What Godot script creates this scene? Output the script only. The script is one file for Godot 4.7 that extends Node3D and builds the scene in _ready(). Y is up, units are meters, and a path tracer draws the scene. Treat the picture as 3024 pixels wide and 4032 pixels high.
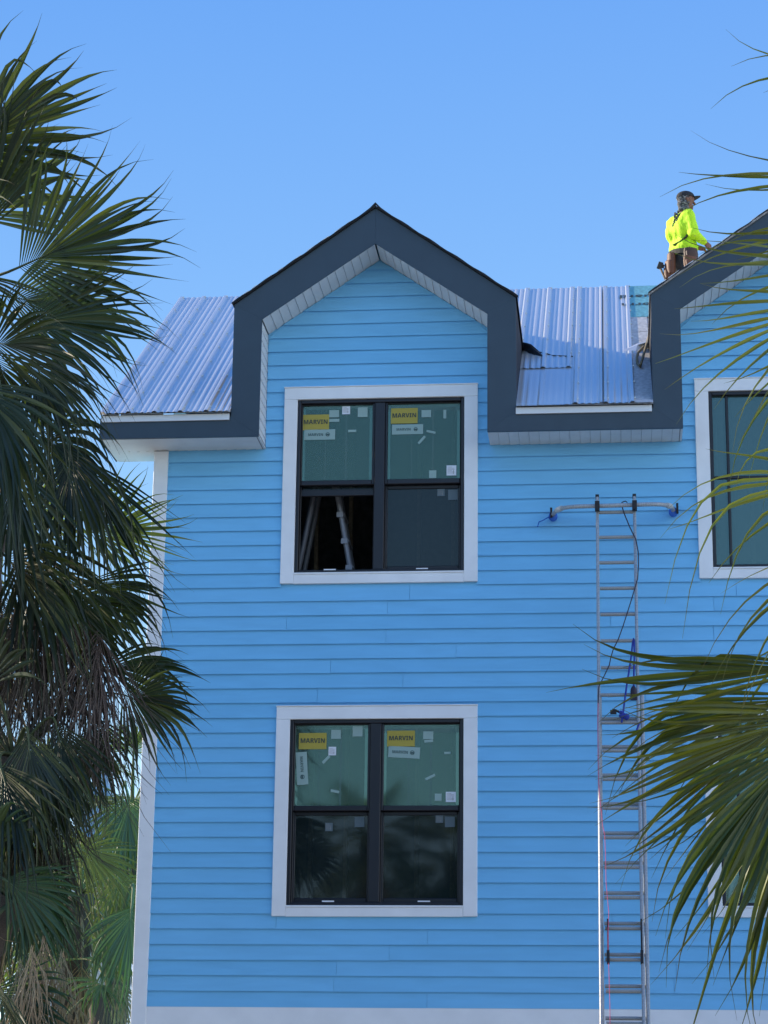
extends Node3D

const E := 0.167            # exposed height of a siding board
const WALL_Y := 3.142       # underside of the first board
const XL := -5.27           # left end of the house front
const XR := 4.685
const SLOPE := 0.717        # main roof
const WINDOW_X := [-2.649, 2.081]
const DORMER_X := [-2.685, 2.1]

var rng := RandomNumberGenerator.new()
var mats := {}
var palms := {}
var crowns := {}


# ---------------------------------------------------------------- geometry helpers
class B:
	var v := PackedVector3Array()
	var n := PackedVector3Array()
	var c := PackedColorArray()
	var ix := PackedInt32Array()
	var tint := Color.WHITE

	func quad(a: Vector3, b: Vector3, d: Vector3, e: Vector3) -> void:   # corners run anticlockwise seen from the front
		var m := (b - a).cross(d - a)
		if m.length_squared() < 1e-16:
			m = (d - a).cross(e - a)
		m = m.normalized()
		var at := v.size()
		for p in [a, b, d, e]:
			v.append(p)
			n.append(m)
			c.append(tint)
		for k in [0, 2, 1, 0, 3, 2]:
			ix.append(at + k)

	func tri(a: Vector3, b: Vector3, d: Vector3) -> void:
		var m := (b - a).cross(d - a).normalized()
		var at := v.size()
		for p in [a, b, d]:
			v.append(p)
			n.append(m)
			c.append(tint)
		for k in [0, 2, 1]:
			ix.append(at + k)

	func hexa(p: Array) -> void:    # 0-3 front anticlockwise, 4-7 the same corners at the back
		quad(p[0], p[1], p[2], p[3])
		quad(p[5], p[4], p[7], p[6])
		quad(p[4], p[0], p[3], p[7])
		quad(p[1], p[5], p[6], p[2])
		quad(p[3], p[2], p[6], p[7])
		quad(p[4], p[5], p[1], p[0])

	func box(lo: Vector3, hi: Vector3, t := Transform3D()) -> void:
		var p := []
		for z in [hi.z, lo.z]:
			for q in [Vector2(lo.x, lo.y), Vector2(hi.x, lo.y), Vector2(hi.x, hi.y), Vector2(lo.x, hi.y)]:
				p.append(t * Vector3(q.x, q.y, z))
		hexa(p)

	func bevel(lo: Vector3, hi: Vector3, r := 0.004) -> void:     # a board whose front arrises are chamfered
		box(lo, Vector3(hi.x, hi.y, hi.z - r))
		var z := hi.z - r
		var o := [Vector3(lo.x, lo.y, z), Vector3(hi.x, lo.y, z), Vector3(hi.x, hi.y, z), Vector3(lo.x, hi.y, z)]
		var i := [Vector3(lo.x + r, lo.y + r, hi.z), Vector3(hi.x - r, lo.y + r, hi.z), Vector3(hi.x - r, hi.y - r, hi.z), Vector3(lo.x + r, hi.y - r, hi.z)]
		quad(i[0], i[1], i[2], i[3])
		for k in 4:
			var l := (k + 1) % 4
			quad(o[k], o[l], i[l], i[k])

	func prism(poly: Array, z0: float, z1: float) -> void:        # convex, anticlockwise in x and y
		var m := poly.size()
		for k in range(1, m - 1):
			tri(at(poly[0], z1), at(poly[k], z1), at(poly[k + 1], z1))
			tri(at(poly[0], z0), at(poly[k + 1], z0), at(poly[k], z0))
		for k in m:
			var l := (k + 1) % m
			quad(at(poly[k], z0), at(poly[l], z0), at(poly[l], z1), at(poly[k], z1))

	func at(p: Vector2, z: float) -> Vector3:
		return Vector3(p.x, p.y, z)

	func tube(path: Array, radii, sides := 6, flat := 1.0) -> void:
		var first := v.size()
		var m := path.size()
		var side := Vector3.ZERO
		for k in m:
			var t: Vector3 = (path[mini(k + 1, m - 1)] - path[maxi(k - 1, 0)]).normalized()
			if k == 0:
				side = t.cross(Vector3.UP if absf(t.y) < 0.9 else Vector3.RIGHT).normalized()
			side = (side - t * side.dot(t)).normalized()
			var up := side.cross(t)
			var r: float = radii[k] if radii is Array else radii
			for j in sides:
				var a := TAU * j / sides
				var d := side * cos(a) + up * sin(a) * flat
				v.append(path[k] + d * r)
				n.append((side * cos(a) * flat + up * sin(a)).normalized())
				c.append(tint)
		for k in m - 1:
			for j in sides:
				var a := first + k * sides + j
				var b := first + k * sides + (j + 1) % sides
				for q in [a, b, a + sides, b, b + sides, a + sides]:
					ix.append(q)
		for k in [0, m - 1]:
			var at0 := v.size()
			var t: Vector3 = (path[0] - path[1]).normalized() if k == 0 else (path[m - 1] - path[m - 2]).normalized()
			for j in sides:
				v.append(v[first + k * sides + j])
				n.append(t)
				c.append(tint)
			for j in range(1, sides - 1):
				for q in ([0, j, j + 1] if k else [0, j + 1, j]):
					ix.append(at0 + q)

	func ball(o: Vector3, r: Vector3, basis := Basis(), rings := 8) -> void:
		var first := v.size()
		var cols := rings * 2
		for i in rings + 1:
			for j in cols + 1:
				var th := PI * i / rings
				var ph := TAU * j / cols
				var d := Vector3(sin(th) * cos(ph), cos(th), sin(th) * sin(ph))
				v.append(o + basis * (d * r))
				n.append((basis * (d / r)).normalized())
				c.append(tint)
		for i in rings:
			for j in cols:
				var a := first + i * (cols + 1) + j
				for q in [a, a + cols + 1, a + 1, a + 1, a + cols + 1, a + cols + 2]:
					ix.append(q)

	func mesh(into: ArrayMesh = null) -> ArrayMesh:
		var m := into if into else ArrayMesh.new()
		var a := []
		a.resize(Mesh.ARRAY_MAX)
		a[Mesh.ARRAY_VERTEX] = v
		a[Mesh.ARRAY_NORMAL] = n
		a[Mesh.ARRAY_COLOR] = c
		a[Mesh.ARRAY_INDEX] = ix
		m.add_surface_from_arrays(Mesh.PRIMITIVE_TRIANGLES, a)
		return m


func put(called: String, b: B, m: Material, parent: Node = self) -> MeshInstance3D:
	var o := MeshInstance3D.new()
	o.name = called
	o.mesh = b.mesh()
	o.mesh.surface_set_material(0, m)
	parent.add_child(o, true)
	return o


func tag(o: Node, label: String, category: String, group := "") -> Node:
	o.set_meta("label", label)
	o.set_meta("category", category)
	if group:
		o.set_meta("group", group)
	return o


func structure(o: Node) -> void:
	o.set_meta("kind", "structure")


func thing(called: String, label: String, category: String, at := Vector3.ZERO, group := "") -> Node3D:
	var o := Node3D.new()
	o.name = called
	o.position = at
	add_child(o, true)
	tag(o, label, category, group)
	return o


func part(called: String, parent: Node) -> Node3D:
	var o := Node3D.new()
	o.name = called
	parent.add_child(o, true)
	return o


# ---------------------------------------------------------------- materials
func noise_picture(freq: float, low: float, high: float, octaves := 4, stretch := Vector2.ONE) -> ImageTexture:
	var f := FastNoiseLite.new()
	f.seed = 7
	f.noise_type = FastNoiseLite.TYPE_SIMPLEX_SMOOTH
	f.frequency = freq
	f.fractal_octaves = octaves
	var im := f.get_seamless_image(256, 256)
	var out := Image.create_empty(256, 256, false, Image.FORMAT_RGB8)
	for y in 256:
		for x in 256:
			var g := lerpf(low, high, im.get_pixel(x, y).r)
			out.set_pixel(x, y, Color(g, g, g))
	return ImageTexture.create_from_image(out)


func paint(called: String, lin: Color, rough := 0.6, metal := 0.0, tex: Texture2D = null, scale := Vector3.ONE) -> StandardMaterial3D:
	var m := StandardMaterial3D.new()
	m.resource_name = called
	m.albedo_color = lin.linear_to_srgb()
	m.roughness = rough
	m.metallic = metal
	if tex:
		m.albedo_texture = tex
		m.uv1_triplanar = true
		m.uv1_world_triplanar = true
		m.uv1_scale = scale
	mats[called] = m
	return m


func make_materials() -> void:
	var soft := noise_picture(0.012, 0.955, 1.0)
	var mottled := noise_picture(0.03, 0.72, 1.0, 5)
	var speckle := noise_picture(0.08, 0.55, 1.0, 5)
	paint("siding", Color(0.195, 0.545, 0.850), 0.62, 0.0, soft, Vector3(0.35, 2.2, 0.35))
	paint("trim", Color(0.88, 0.885, 0.89), 0.55, 0.0, soft, Vector3(0.6, 0.6, 0.6))
	paint("vinyl", Color(0.74, 0.75, 0.74), 0.5, 0.0, soft, Vector3(0.9, 0.9, 0.9))
	paint("fascia", Color(0.034, 0.058, 0.082), 0.55, 0.0, soft, Vector3(0.7, 0.7, 0.7))
	mats.fascia.roughness_texture = mottled
	paint("black", Color(0.012, 0.012, 0.014), 0.7)
	paint("frame", Color(0.008, 0.009, 0.015), 0.4)
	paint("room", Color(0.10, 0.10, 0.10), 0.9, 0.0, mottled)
	paint("wood", Color(0.30, 0.22, 0.14), 0.8, 0.0, mottled, Vector3(2, 2, 2))
	paint("concrete", Color(0.40, 0.38, 0.34), 0.9, 0.0, mottled)
	var steel := paint("galvalume", Color(0.68, 0.675, 0.645), 0.27, 0.45)
	steel.roughness = 0.26
	paint("drip", Color(0.72, 0.72, 0.72), 0.4, 0.1)
	paint("deck", Color(0.66, 0.65, 0.65), 0.9, 0.0, mottled, Vector3(1.6, 1.6, 1.6))
	paint("wrap", Color(0.20, 0.52, 0.56), 0.6, 0.0, mottled, Vector3(2, 2, 2))
	paint("aluminium", Color(0.56, 0.57, 0.58), 0.5, 0.3, mottled, Vector3(5, 5, 5))
	paint("rung", Color(0.62, 0.62, 0.60), 0.55, 0.25, speckle, Vector3(6, 6, 6))
	paint("step_metal", Color(0.30, 0.30, 0.32), 0.5, 0.0)
	paint("step_shaded", Color(0.13, 0.13, 0.14), 0.6)  # darker copy of the step metal, room shade painted in
	paint("tape_blue", Color(0.02, 0.13, 0.55), 0.6)
	paint("tape_clear", Color(0.50, 0.50, 0.47), 0.4)
	paint("rope_blue", Color(0.03, 0.05, 0.30), 0.9)
	paint("cord_black", Color(0.02, 0.012, 0.03), 0.6)
	paint("string_pink", Color(0.60, 0.09, 0.20), 0.8)
	paint("rope_tan", Color(0.22, 0.18, 0.11), 0.95)
	paint("rubber", Color(0.02, 0.02, 0.022), 0.8)
	paint("leather", Color(0.24, 0.095, 0.042), 0.6, 0.0, speckle, Vector3(9, 9, 9))
	paint("leather_dark", Color(0.11, 0.055, 0.035), 0.6, 0.0, speckle, Vector3(9, 9, 9))
	paint("webbing", Color(0.035, 0.036, 0.030), 0.85)
	paint("grey_band", Color(0.26, 0.25, 0.24), 0.6)
	paint("cap", Color(0.022, 0.024, 0.026), 0.85)
	paint("gaiter", Color(0.42, 0.42, 0.43), 0.9, 0.0, noise_picture(0.035, 0.0, 1.0, 1), Vector3(2.5, 6, 2.5))
	paint("print", Color(0.05, 0.055, 0.04), 0.8)
	paint("ground", Color(0.38, 0.365, 0.32), 0.95, 0.0, mottled, Vector3(0.2, 0.2, 0.2))
	paint("hood", Color(0.42, 0.55, 0.60), 0.4, 0.3)
	paint("bark", Color(0.17, 0.13, 0.10), 0.95, 0.0, speckle, Vector3(4, 4, 4))
	paint("yellow", Color(0.42, 0.33, 0.045), 0.55)
	paint("paper", Color(0.30, 0.42, 0.38), 0.55)
	paint("paper_dim", Color(0.10, 0.14, 0.16), 0.55)  # darker paper for lower sash labels, their dimness painted in
	paint("paper_white", Color(0.74, 0.76, 0.80), 0.55)
	paint("ink", Color(0.03, 0.05, 0.05), 0.7)
	paint("ink_name", Color(0.05, 0.10, 0.095), 0.7)
	# panes: clear glass with a green low-emissivity coating that mirrors part of the sky
	for k in [["pane", Color(0.15, 0.26, 0.20, 0.36), 0.62], ["pane_fixed", Color(0.12, 0.21, 0.20, 0.36), 0.62], ["screened", Color(0.022, 0.036, 0.038, 0.62), 0.3], ["film", Color(0.04, 0.10, 0.085, 0.30), 0.0], ["film_seam", Color(0.16, 0.28, 0.25, 0.40), 0.0]]:
		var m := paint(k[0], Color(k[1].r, k[1].g, k[1].b), 0.03, k[2])
		m.albedo_color.a = k[1].a
		m.transparency = BaseMaterial3D.TRANSPARENCY_ALPHA
	mats["film"].roughness = 0.3
	mats["film_seam"].roughness = 0.3
	# leaves: greener or drier by frond, with sun and shade painted into the greens
	for called in ["leaf", "near_leaf", "dry_leaf"]:
		var m := paint(called, Color.WHITE, 0.8 if called == "dry_leaf" else 0.42)
		m.vertex_color_use_as_albedo = true
		m.cull_mode = BaseMaterial3D.CULL_DISABLED
		m.backlight_enabled = true
		m.backlight = {"leaf": Color(0.7, 0.8, 0.3), "near_leaf": Color(0.58, 0.62, 0.20), "dry_leaf": Color(0.25, 0.22, 0.16)}[called]
	var body := paint("body", Color.WHITE, 0.75)
	body.vertex_color_use_as_albedo = true
	var tinted := paint("tinted", Color.WHITE, 0.7)
	tinted.vertex_color_use_as_albedo = true


func make_sky() -> Sky:
	var w := 512
	var h := 256
	var im := Image.create_empty(w, h, false, Image.FORMAT_RGBF)
	var to_sun := Vector3(-0.876, 0.401, -0.263).normalized()
	for j in h:
		var el := PI * (0.5 - (j + 0.5) / h)
		for i in w:
			var az := TAU * ((i + 0.5) / w - 0.5)
			var d := Vector3(sin(az) * cos(el), sin(el), -cos(az) * cos(el))
			var t := pow(1.0 - maxf(d.y, 0.0), 2.3)
			var haze := pow(1.0 - maxf(d.y, 0.0), 14.0)
			var col := Vector3(0.012, 0.138, 0.53).lerp(Vector3(0.39, 0.65, 0.79), t) + Vector3(1.15, 1.22, 1.28) * haze
			var a := rad_to_deg(acos(clampf(d.dot(to_sun), -1.0, 1.0)))
			col += Vector3(1.0, 0.97, 0.9) * (1.1 * exp(-a / 19.0) + 2.0 * exp(-a / 6.0))
			im.set_pixel(i, j, Color(col.x, col.y, col.z))
	var m := PanoramaSkyMaterial.new()
	m.panorama = ImageTexture.create_from_image(im)
	var s := Sky.new()
	s.sky_material = m
	return s


# ---------------------------------------------------------------- house
func board(b: B, x0: float, x1: float, t0: float, t1: float, y0: float, y1: float) -> void:
	var zb := 0.027
	var f := [Vector3(x0, y0, zb), Vector3(x1, y0, zb), Vector3(t1, y1, 0.005), Vector3(t0, y1, 0.005)]
	var k := [Vector3(x0, y0 + 0.017, 0.002), Vector3(x1, y0 + 0.017, 0.002), Vector3(t1, y1, 0.001), Vector3(t0, y1, 0.001)]
	b.hexa(f + k)


func siding(house: Node3D) -> void:
	var holes := []
	for wx in WINDOW_X:
		holes.append(Rect2(wx - 1.125, 7.855, 2.25, 2.358))
		holes.append(Rect2(wx - 1.125, 4.114, 2.25, 2.331))
	var variants := []
	for k in 3:
		var m: StandardMaterial3D = mats.siding.duplicate()
		m.albedo_color = Color(0.195 * (0.96 + 0.04 * k), 0.545 * (0.98 + 0.02 * k), 0.850 * (0.985 + 0.015 * k)).linear_to_srgb()
		m.uv1_offset = Vector3(0.31 * k, 0.17 * k, 0.0)
		variants.append(m)
	for k in 52:
		var y0 := WALL_Y + E * k
		var y1 := y0 + E + 0.014
		var spans := []
		if y0 < 9.44:
			spans = [[XL + 0.145, XR - 0.145]]
		else:
			for cx in DORMER_X:
				var hw := minf(1.30, (11.78 - y0) / 0.692)
				if hw > 0.03:
					spans.append([cx - hw, cx + hw])
		for hole in holes:
			if y0 + E > hole.position.y + 0.10 and y0 < hole.end.y - 0.10:
				var cut := []
				for s in spans:
					if hole.end.x <= s[0] or hole.position.x >= s[1]:
						cut.append(s)
						continue
					cut.append([s[0], hole.position.x + 0.01])
					cut.append([hole.end.x - 0.01, s[1]])
				spans = cut
		for s in spans:
			var pieces := []
			var x: float = s[0]
			if y0 < 9.44 and s[1] - s[0] > 3.2:
				x += rng.randf_range(1.2, 3.4)
				pieces.append([s[0], x - 0.002])
				while s[1] - x > 3.7:
					pieces.append([x + 0.001, x + 3.65])
					x += 3.653
				pieces.append([x + 0.001, s[1]])
			else:
				pieces.append(s)
			for q in pieces:
				var t0: float = q[0]
				var t1: float = q[1]
				if y0 > 9.44:
					for cx in DORMER_X:
						if absf((q[0] + q[1]) / 2 - cx) < 1.4:
							var hw := clampf((11.78 - y1) / 0.692, 0.004, 1.30)
							t0 = maxf(q[0], cx - hw)
							t1 = minf(q[1], cx + hw)
				var b := B.new()
				board(b, q[0], q[1], t0, t1, y0 + rng.randf_range(-0.0025, 0.0025), minf(y1, 11.775))
				put("siding_board", b, variants[rng.randi() % 3], house)


func shell(house: Node3D) -> void:
	var b := B.new()
	var ys := [0.0, 4.232, 6.289, 7.98, 10.056]
	var xs := [XL, WINDOW_X[0] - 0.971, WINDOW_X[0] + 0.971, WINDOW_X[1] - 0.971, WINDOW_X[1] + 0.971, XR]
	for k in 5:
		if k % 2 == 0:
			b.box(Vector3(xs[k], 0, -0.15), Vector3(xs[k + 1], 9.465, 0))
		else:
			b.box(Vector3(xs[k], 0, -0.15), Vector3(xs[k + 1], 4.232, 0))
			b.box(Vector3(xs[k], 6.289, -0.15), Vector3(xs[k + 1], 7.98, 0))
	for k in 2:
		var cx: float = DORMER_X[k]
		var wx: float = WINDOW_X[k]
		b.box(Vector3(cx - 1.60, 9.466, -0.15), Vector3(wx - 0.971, 11.0, 0))
		b.box(Vector3(wx + 0.971, 9.466, -0.15), Vector3(cx + 1.60, 11.0, 0))
		b.box(Vector3(wx - 0.971, 10.056, -0.15), Vector3(wx + 0.971, 11.0, 0))
		b.prism([Vector2(cx - 1.60, 11.001), Vector2(cx + 1.60, 11.001), Vector2(cx, 12.11)], -0.15, 0.0)
	b.box(Vector3(XL, 0, -7.6), Vector3(XL + 0.15, 9.465, -0.151))
	b.box(Vector3(XR - 0.15, 0, -7.6), Vector3(XR, 9.465, -0.151))
	b.box(Vector3(XL, 0, -7.75), Vector3(XR, 9.465, -7.601))
	for x in [XL, XR - 0.15]:
		b.hexa([Vector3(x, 9.466, 0), Vector3(x + 0.15, 9.466, 0), Vector3(x + 0.15, 12.6, -3.7), Vector3(x, 12.6, -3.7), Vector3(x, 9.466, -7.6), Vector3(x + 0.15, 9.466, -7.6), Vector3(x + 0.15, 12.59, -3.71), Vector3(x, 12.59, -3.71)])
	put("wall", b, mats.siding, house)
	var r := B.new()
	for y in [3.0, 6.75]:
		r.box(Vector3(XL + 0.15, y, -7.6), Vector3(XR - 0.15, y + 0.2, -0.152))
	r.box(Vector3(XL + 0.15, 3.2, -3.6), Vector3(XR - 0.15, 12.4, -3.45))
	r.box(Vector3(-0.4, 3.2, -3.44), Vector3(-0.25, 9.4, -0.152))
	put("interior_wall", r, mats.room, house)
	for k in 14:
		var s := B.new()
		var x := -4.9 + 0.42 * k
		if k > 9:
			x += 1.1
		s.box(Vector3(x, 3.2, -1.9), Vector3(x + 0.045, 6.74, -1.8))
		s.box(Vector3(x, 6.95, -1.9), Vector3(x + 0.045, 10.6, -1.8))
		put("stud", s, mats.wood, house)
	var base := B.new()
	base.bevel(Vector3(XL, WALL_Y - 0.30, 0.001), Vector3(XR, WALL_Y, 0.026))
	put("base_trim", base, mats.trim, house)
	for k in 17:
		var low := B.new()
		board(low, XL + 0.145, XR - 0.145, XL + 0.145, XR - 0.145, WALL_Y - 0.30 - E * (k + 1), WALL_Y - 0.30 - E * k + 0.013)
		put("siding_board", low, mats.siding, house)
	for s in [-1, 1]:
		var cb := B.new()
		if s < 0:
			cb.bevel(Vector3(XL - 0.02, 0, 0.001), Vector3(XL + 0.147, 9.462, 0.036))
			cb.box(Vector3(XL - 0.0195, 0, -0.15), Vector3(XL - 0.001, 9.46, 0.0))
		else:
			cb.bevel(Vector3(XR - 0.147, 0, 0.001), Vector3(XR + 0.02, 9.462, 0.036))
			cb.box(Vector3(XR + 0.001, 0, -0.15), Vector3(XR + 0.0195, 9.46, 0.0))
		put("corner_board", cb, mats.trim, house)


func soffit_run(soffit: Node3D, p: Vector2, q: Vector2, face: Vector2, z0 := 0.004, z1 := 0.522) -> void:
	var count := maxi(1, roundi(p.distance_to(q) / 0.1135))
	var t := (q - p) / count
	for k in count:
		var a := p + t * (k + 0.014)
		var e := p + t * (k + 0.986)
		var up := -face * 0.012
		var lap := -face * 0.006
		var b := B.new()
		var f := func(u: Vector2, z: float) -> Vector3: return Vector3(u.x, u.y, z)
		var c := [a, e + lap, e + lap + up, a + up]
		if t.cross(face) > 0:
			c = [a + up, e + lap + up, e + lap, a]
		b.hexa([f.call(c[0], z1), f.call(c[1], z1), f.call(c[2], z1), f.call(c[3], z1), f.call(c[0], z0), f.call(c[1], z0), f.call(c[2], z0), f.call(c[3], z0)])
		put("soffit_panel", b, mats.vinyl, soffit)
	var back := B.new()
	var o := -face * 0.022
	var o2 := -face * 0.034
	var d := [p + o, q + o, q + o2, p + o2]
	if t.cross(face) > 0:
		d.reverse()
	back.prism(d, z0 + 0.001, z1 - 0.001)
	put("soffit_backing", back, mats.grey_band, soffit)


func eaves(house: Node3D) -> void:
	var soffit := part("soffit", house)
	var z0 := 0.514
	var z1 := 0.544
	var fx := [[-5.815, -3.985], [-1.385, 0.80], [3.40, 5.23]]
	for k in 3:
		var l: float = fx[k][0]
		var r: float = fx[k][1]
		var b := B.new()
		b.prism([Vector2(l, 9.465), Vector2(r - 0.001, 9.465), Vector2(r - 0.328, 9.70), Vector2(l, 9.70)] if k == 0 else [Vector2(l + 0.001, 9.465), Vector2(r, 9.465), Vector2(r, 9.70), Vector2(l + 0.328, 9.70)] if k == 2 else [Vector2(l + 0.001, 9.465), Vector2(r - 0.001, 9.465), Vector2(r - 0.328, 9.70), Vector2(l + 0.328, 9.70)], z0, z1)
		b.box(Vector3(l + 0.004, 9.458, z0), Vector3(r - 0.004, 9.464, z1 + 0.006))
		put("fascia_board", b, mats.fascia, house)
		var d := B.new()
		var dl: float = l if k == 0 else l + 0.322
		var dr: float = r if k == 2 else r - 0.342
		d.box(Vector3(dl, 9.672, z1 + 0.001), Vector3(dr, 9.733, z1 + 0.016))
		d.box(Vector3(dl, 9.656, z1 + 0.001), Vector3(dr, 9.6715, z1 + 0.022))
		put("drip_edge", d, mats.drip, house)
		soffit_run(soffit, Vector2(l, 9.468), Vector2(r, 9.468), Vector2(0, -1))
		if k != 1:
			# the boxed return at the gable end
			var x0: float = -5.815 if k == 0 else XR + 0.022
			var x1: float = XL - 0.022 if k == 0 else 5.23
			soffit_run(soffit, Vector2(x0, 9.468), Vector2(x1, 9.468), Vector2(0, -1), -0.36, 0.002)
			var end := B.new()
			var ex: float = -5.83 if k == 0 else 5.231
			end.hexa([Vector3(ex, 9.465, 0.543), Vector3(ex + 0.014, 9.465, 0.543), Vector3(ex + 0.014, 9.70, 0.543), Vector3(ex, 9.70, 0.543), Vector3(ex, 9.465, -0.36), Vector3(ex + 0.014, 9.465, -0.36), Vector3(ex + 0.014, 10.36, -0.36), Vector3(ex, 10.36, -0.36)])
			end.hexa([Vector3(ex, 10.12, -0.361), Vector3(ex + 0.014, 10.12, -0.361), Vector3(ex + 0.014, 10.36, -0.361), Vector3(ex, 10.36, -0.361), Vector3(ex, 12.5, -3.7), Vector3(ex + 0.014, 12.5, -3.7), Vector3(ex + 0.014, 12.74, -3.7), Vector3(ex, 12.74, -3.7)])
			put("rake_board", end, mats.fascia, house)
			var cl := B.new()
			cl.box(Vector3(x0 + 0.014, 9.475, -0.40), Vector3(x1, 10.3, -0.37))
			put("return_panel", cl, mats.vinyl, house)
	for cx in DORMER_X:
		for s in [-1.0, 1.0]:
			var leg := [Vector2(cx - 1.30, 9.4655), Vector2(cx - 1.30, 10.879), Vector2(cx - 1.627, 11.059), Vector2(cx - 1.627, 9.7005)]
			var rake := [Vector2(cx - 1.30, 10.88), Vector2(cx - 0.0008, 11.78), Vector2(cx - 0.0008, 12.215), Vector2(cx - 1.627, 11.06)]
			if s > 0:
				for poly in [leg, rake]:
					for i in poly.size():
						poly[i].x = 2 * cx - poly[i].x
					poly.reverse()
			var b := B.new()
			b.prism(leg, z0, z1)
			put("fascia_board", b, mats.fascia, house)
			var b2 := B.new()
			b2.prism(rake, z0, z1 - 0.0008)
			var hem := [Vector2(cx + s * 1.298, 10.872), Vector2(cx + s * 0.001, 11.770), Vector2(cx + s * 0.001, 11.788), Vector2(cx + s * 1.298, 10.890)]
			if s > 0:
				hem.reverse()
			b2.prism(hem, z1, z1 + 0.005)
			put("fascia_board", b2, mats.fascia, house)
			soffit_run(soffit, Vector2(cx + s * 1.303, 9.47), Vector2(cx + s * 1.303, 10.875), Vector2(-s, 0))
			var down := Vector2(-s * 0.57, -0.822).normalized()
			soffit_run(soffit, Vector2(cx + s * 1.30, 10.884), Vector2(cx + s * 0.004, 11.783), down)


func main_roof_z(y: float) -> float:
	return 0.6 - (y - 9.735) / SLOPE


func valley_z(x: float) -> float:      # where the metal starts: at the eave, or at a dormer's valley
	for cx in DORMER_X:
		var d := absf(x - cx)
		if d < 1.6265:
			return main_roof_z(12.24 - 0.709 * d)
	return 0.6


func roof_strip(b: B, x0: float, h0: float, x1: float, h1: float, s0 := 0.0, s1 := 100.0) -> void:
	var nrm := Vector3(0, 1, SLOPE).normalized()
	var p := []
	for q in [[x0, h0, x0 + 1e-4], [x1, h1, x1 - 1e-4]]:
		var za := minf(valley_z(q[2]), 0.6 - s0)
		var zb := maxf(-3.7, 0.6 - s1)
		for z in [za, minf(zb, za)]:
			p.append(Vector3(q[0], 9.735 + SLOPE * (0.6 - z), z) + nrm * (q[1] + 0.012))
	if p[0].z - p[1].z < 1e-4 and p[2].z - p[3].z < 1e-4:
		return
	b.quad(p[0], p[2], p[3], p[1])


func roof_panel(house: Node3D, x0: float, x1: float, first_rib: float, s0 := 0.0, s1 := 100.0, lift := 0.0, ribs := true) -> void:
	var cuts := {}
	for x in [x0, x1]:
		cuts[x] = true
	for cx in DORMER_X:
		for x in [cx - 1.6265, cx, cx + 1.6265]:
			if x > x0 and x < x1:
				cuts[x] = true
	var prof := []
	var period := 0.3
	for k in range(-2, 40):
		var o := first_rib + period * k
		for q in [[-0.034, 0.0], [-0.015, 0.021], [0.015, 0.021], [0.034, 0.0], [0.058, 0.0], [0.078, 0.0075], [0.098, 0.0075], [0.110, 0.0], [0.133, 0.0], [0.153, 0.007], [0.173, 0.007], [0.185, 0.0], [0.206, 0.0], [0.226, 0.0065], [0.246, 0.0065], [0.257, 0.0]]:
			prof.append([o + q[0], q[1] if ribs else q[1] * 0.25])
	var height := func(x: float) -> float:
		for i in prof.size() - 1:
			if x >= prof[i][0] and x <= prof[i + 1][0]:
				return lerpf(prof[i][1], prof[i + 1][1], (x - prof[i][0]) / maxf(prof[i + 1][0] - prof[i][0], 1e-6))
		return 0.0
	var xs := cuts.keys()
	for q in prof:
		if q[0] > x0 and q[0] < x1:
			xs.append(q[0])
	xs.sort()
	var b := B.new()
	for i in xs.size() - 1:
		if xs[i + 1] - xs[i] > 1e-5:
			roof_strip(b, xs[i], height.call(xs[i]) + lift, xs[i + 1], height.call(xs[i + 1]) + lift, s0, s1)
	for k in range(-2, 40):      # screws along the ribs
		var x := first_rib + period * k
		if x > x0 and x < x1 and ribs:
			for i in 9:
				var z := 0.5 - 0.52 * i
				if z < valley_z(x) - 0.05 and 0.6 - z > s0 and 0.6 - z < s1 and z > -3.7:
					var q := Vector3(x + 0.03, 9.735 + SLOPE * (0.6 - z) + 0.035 + lift, z)
					b.box(q - Vector3(0.007, 0.008, 0.007), q + Vector3(0.007, 0.008, 0.007))
	if b.ix.size():
		put("roof_panel", b, mats.galvalume, house)


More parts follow.
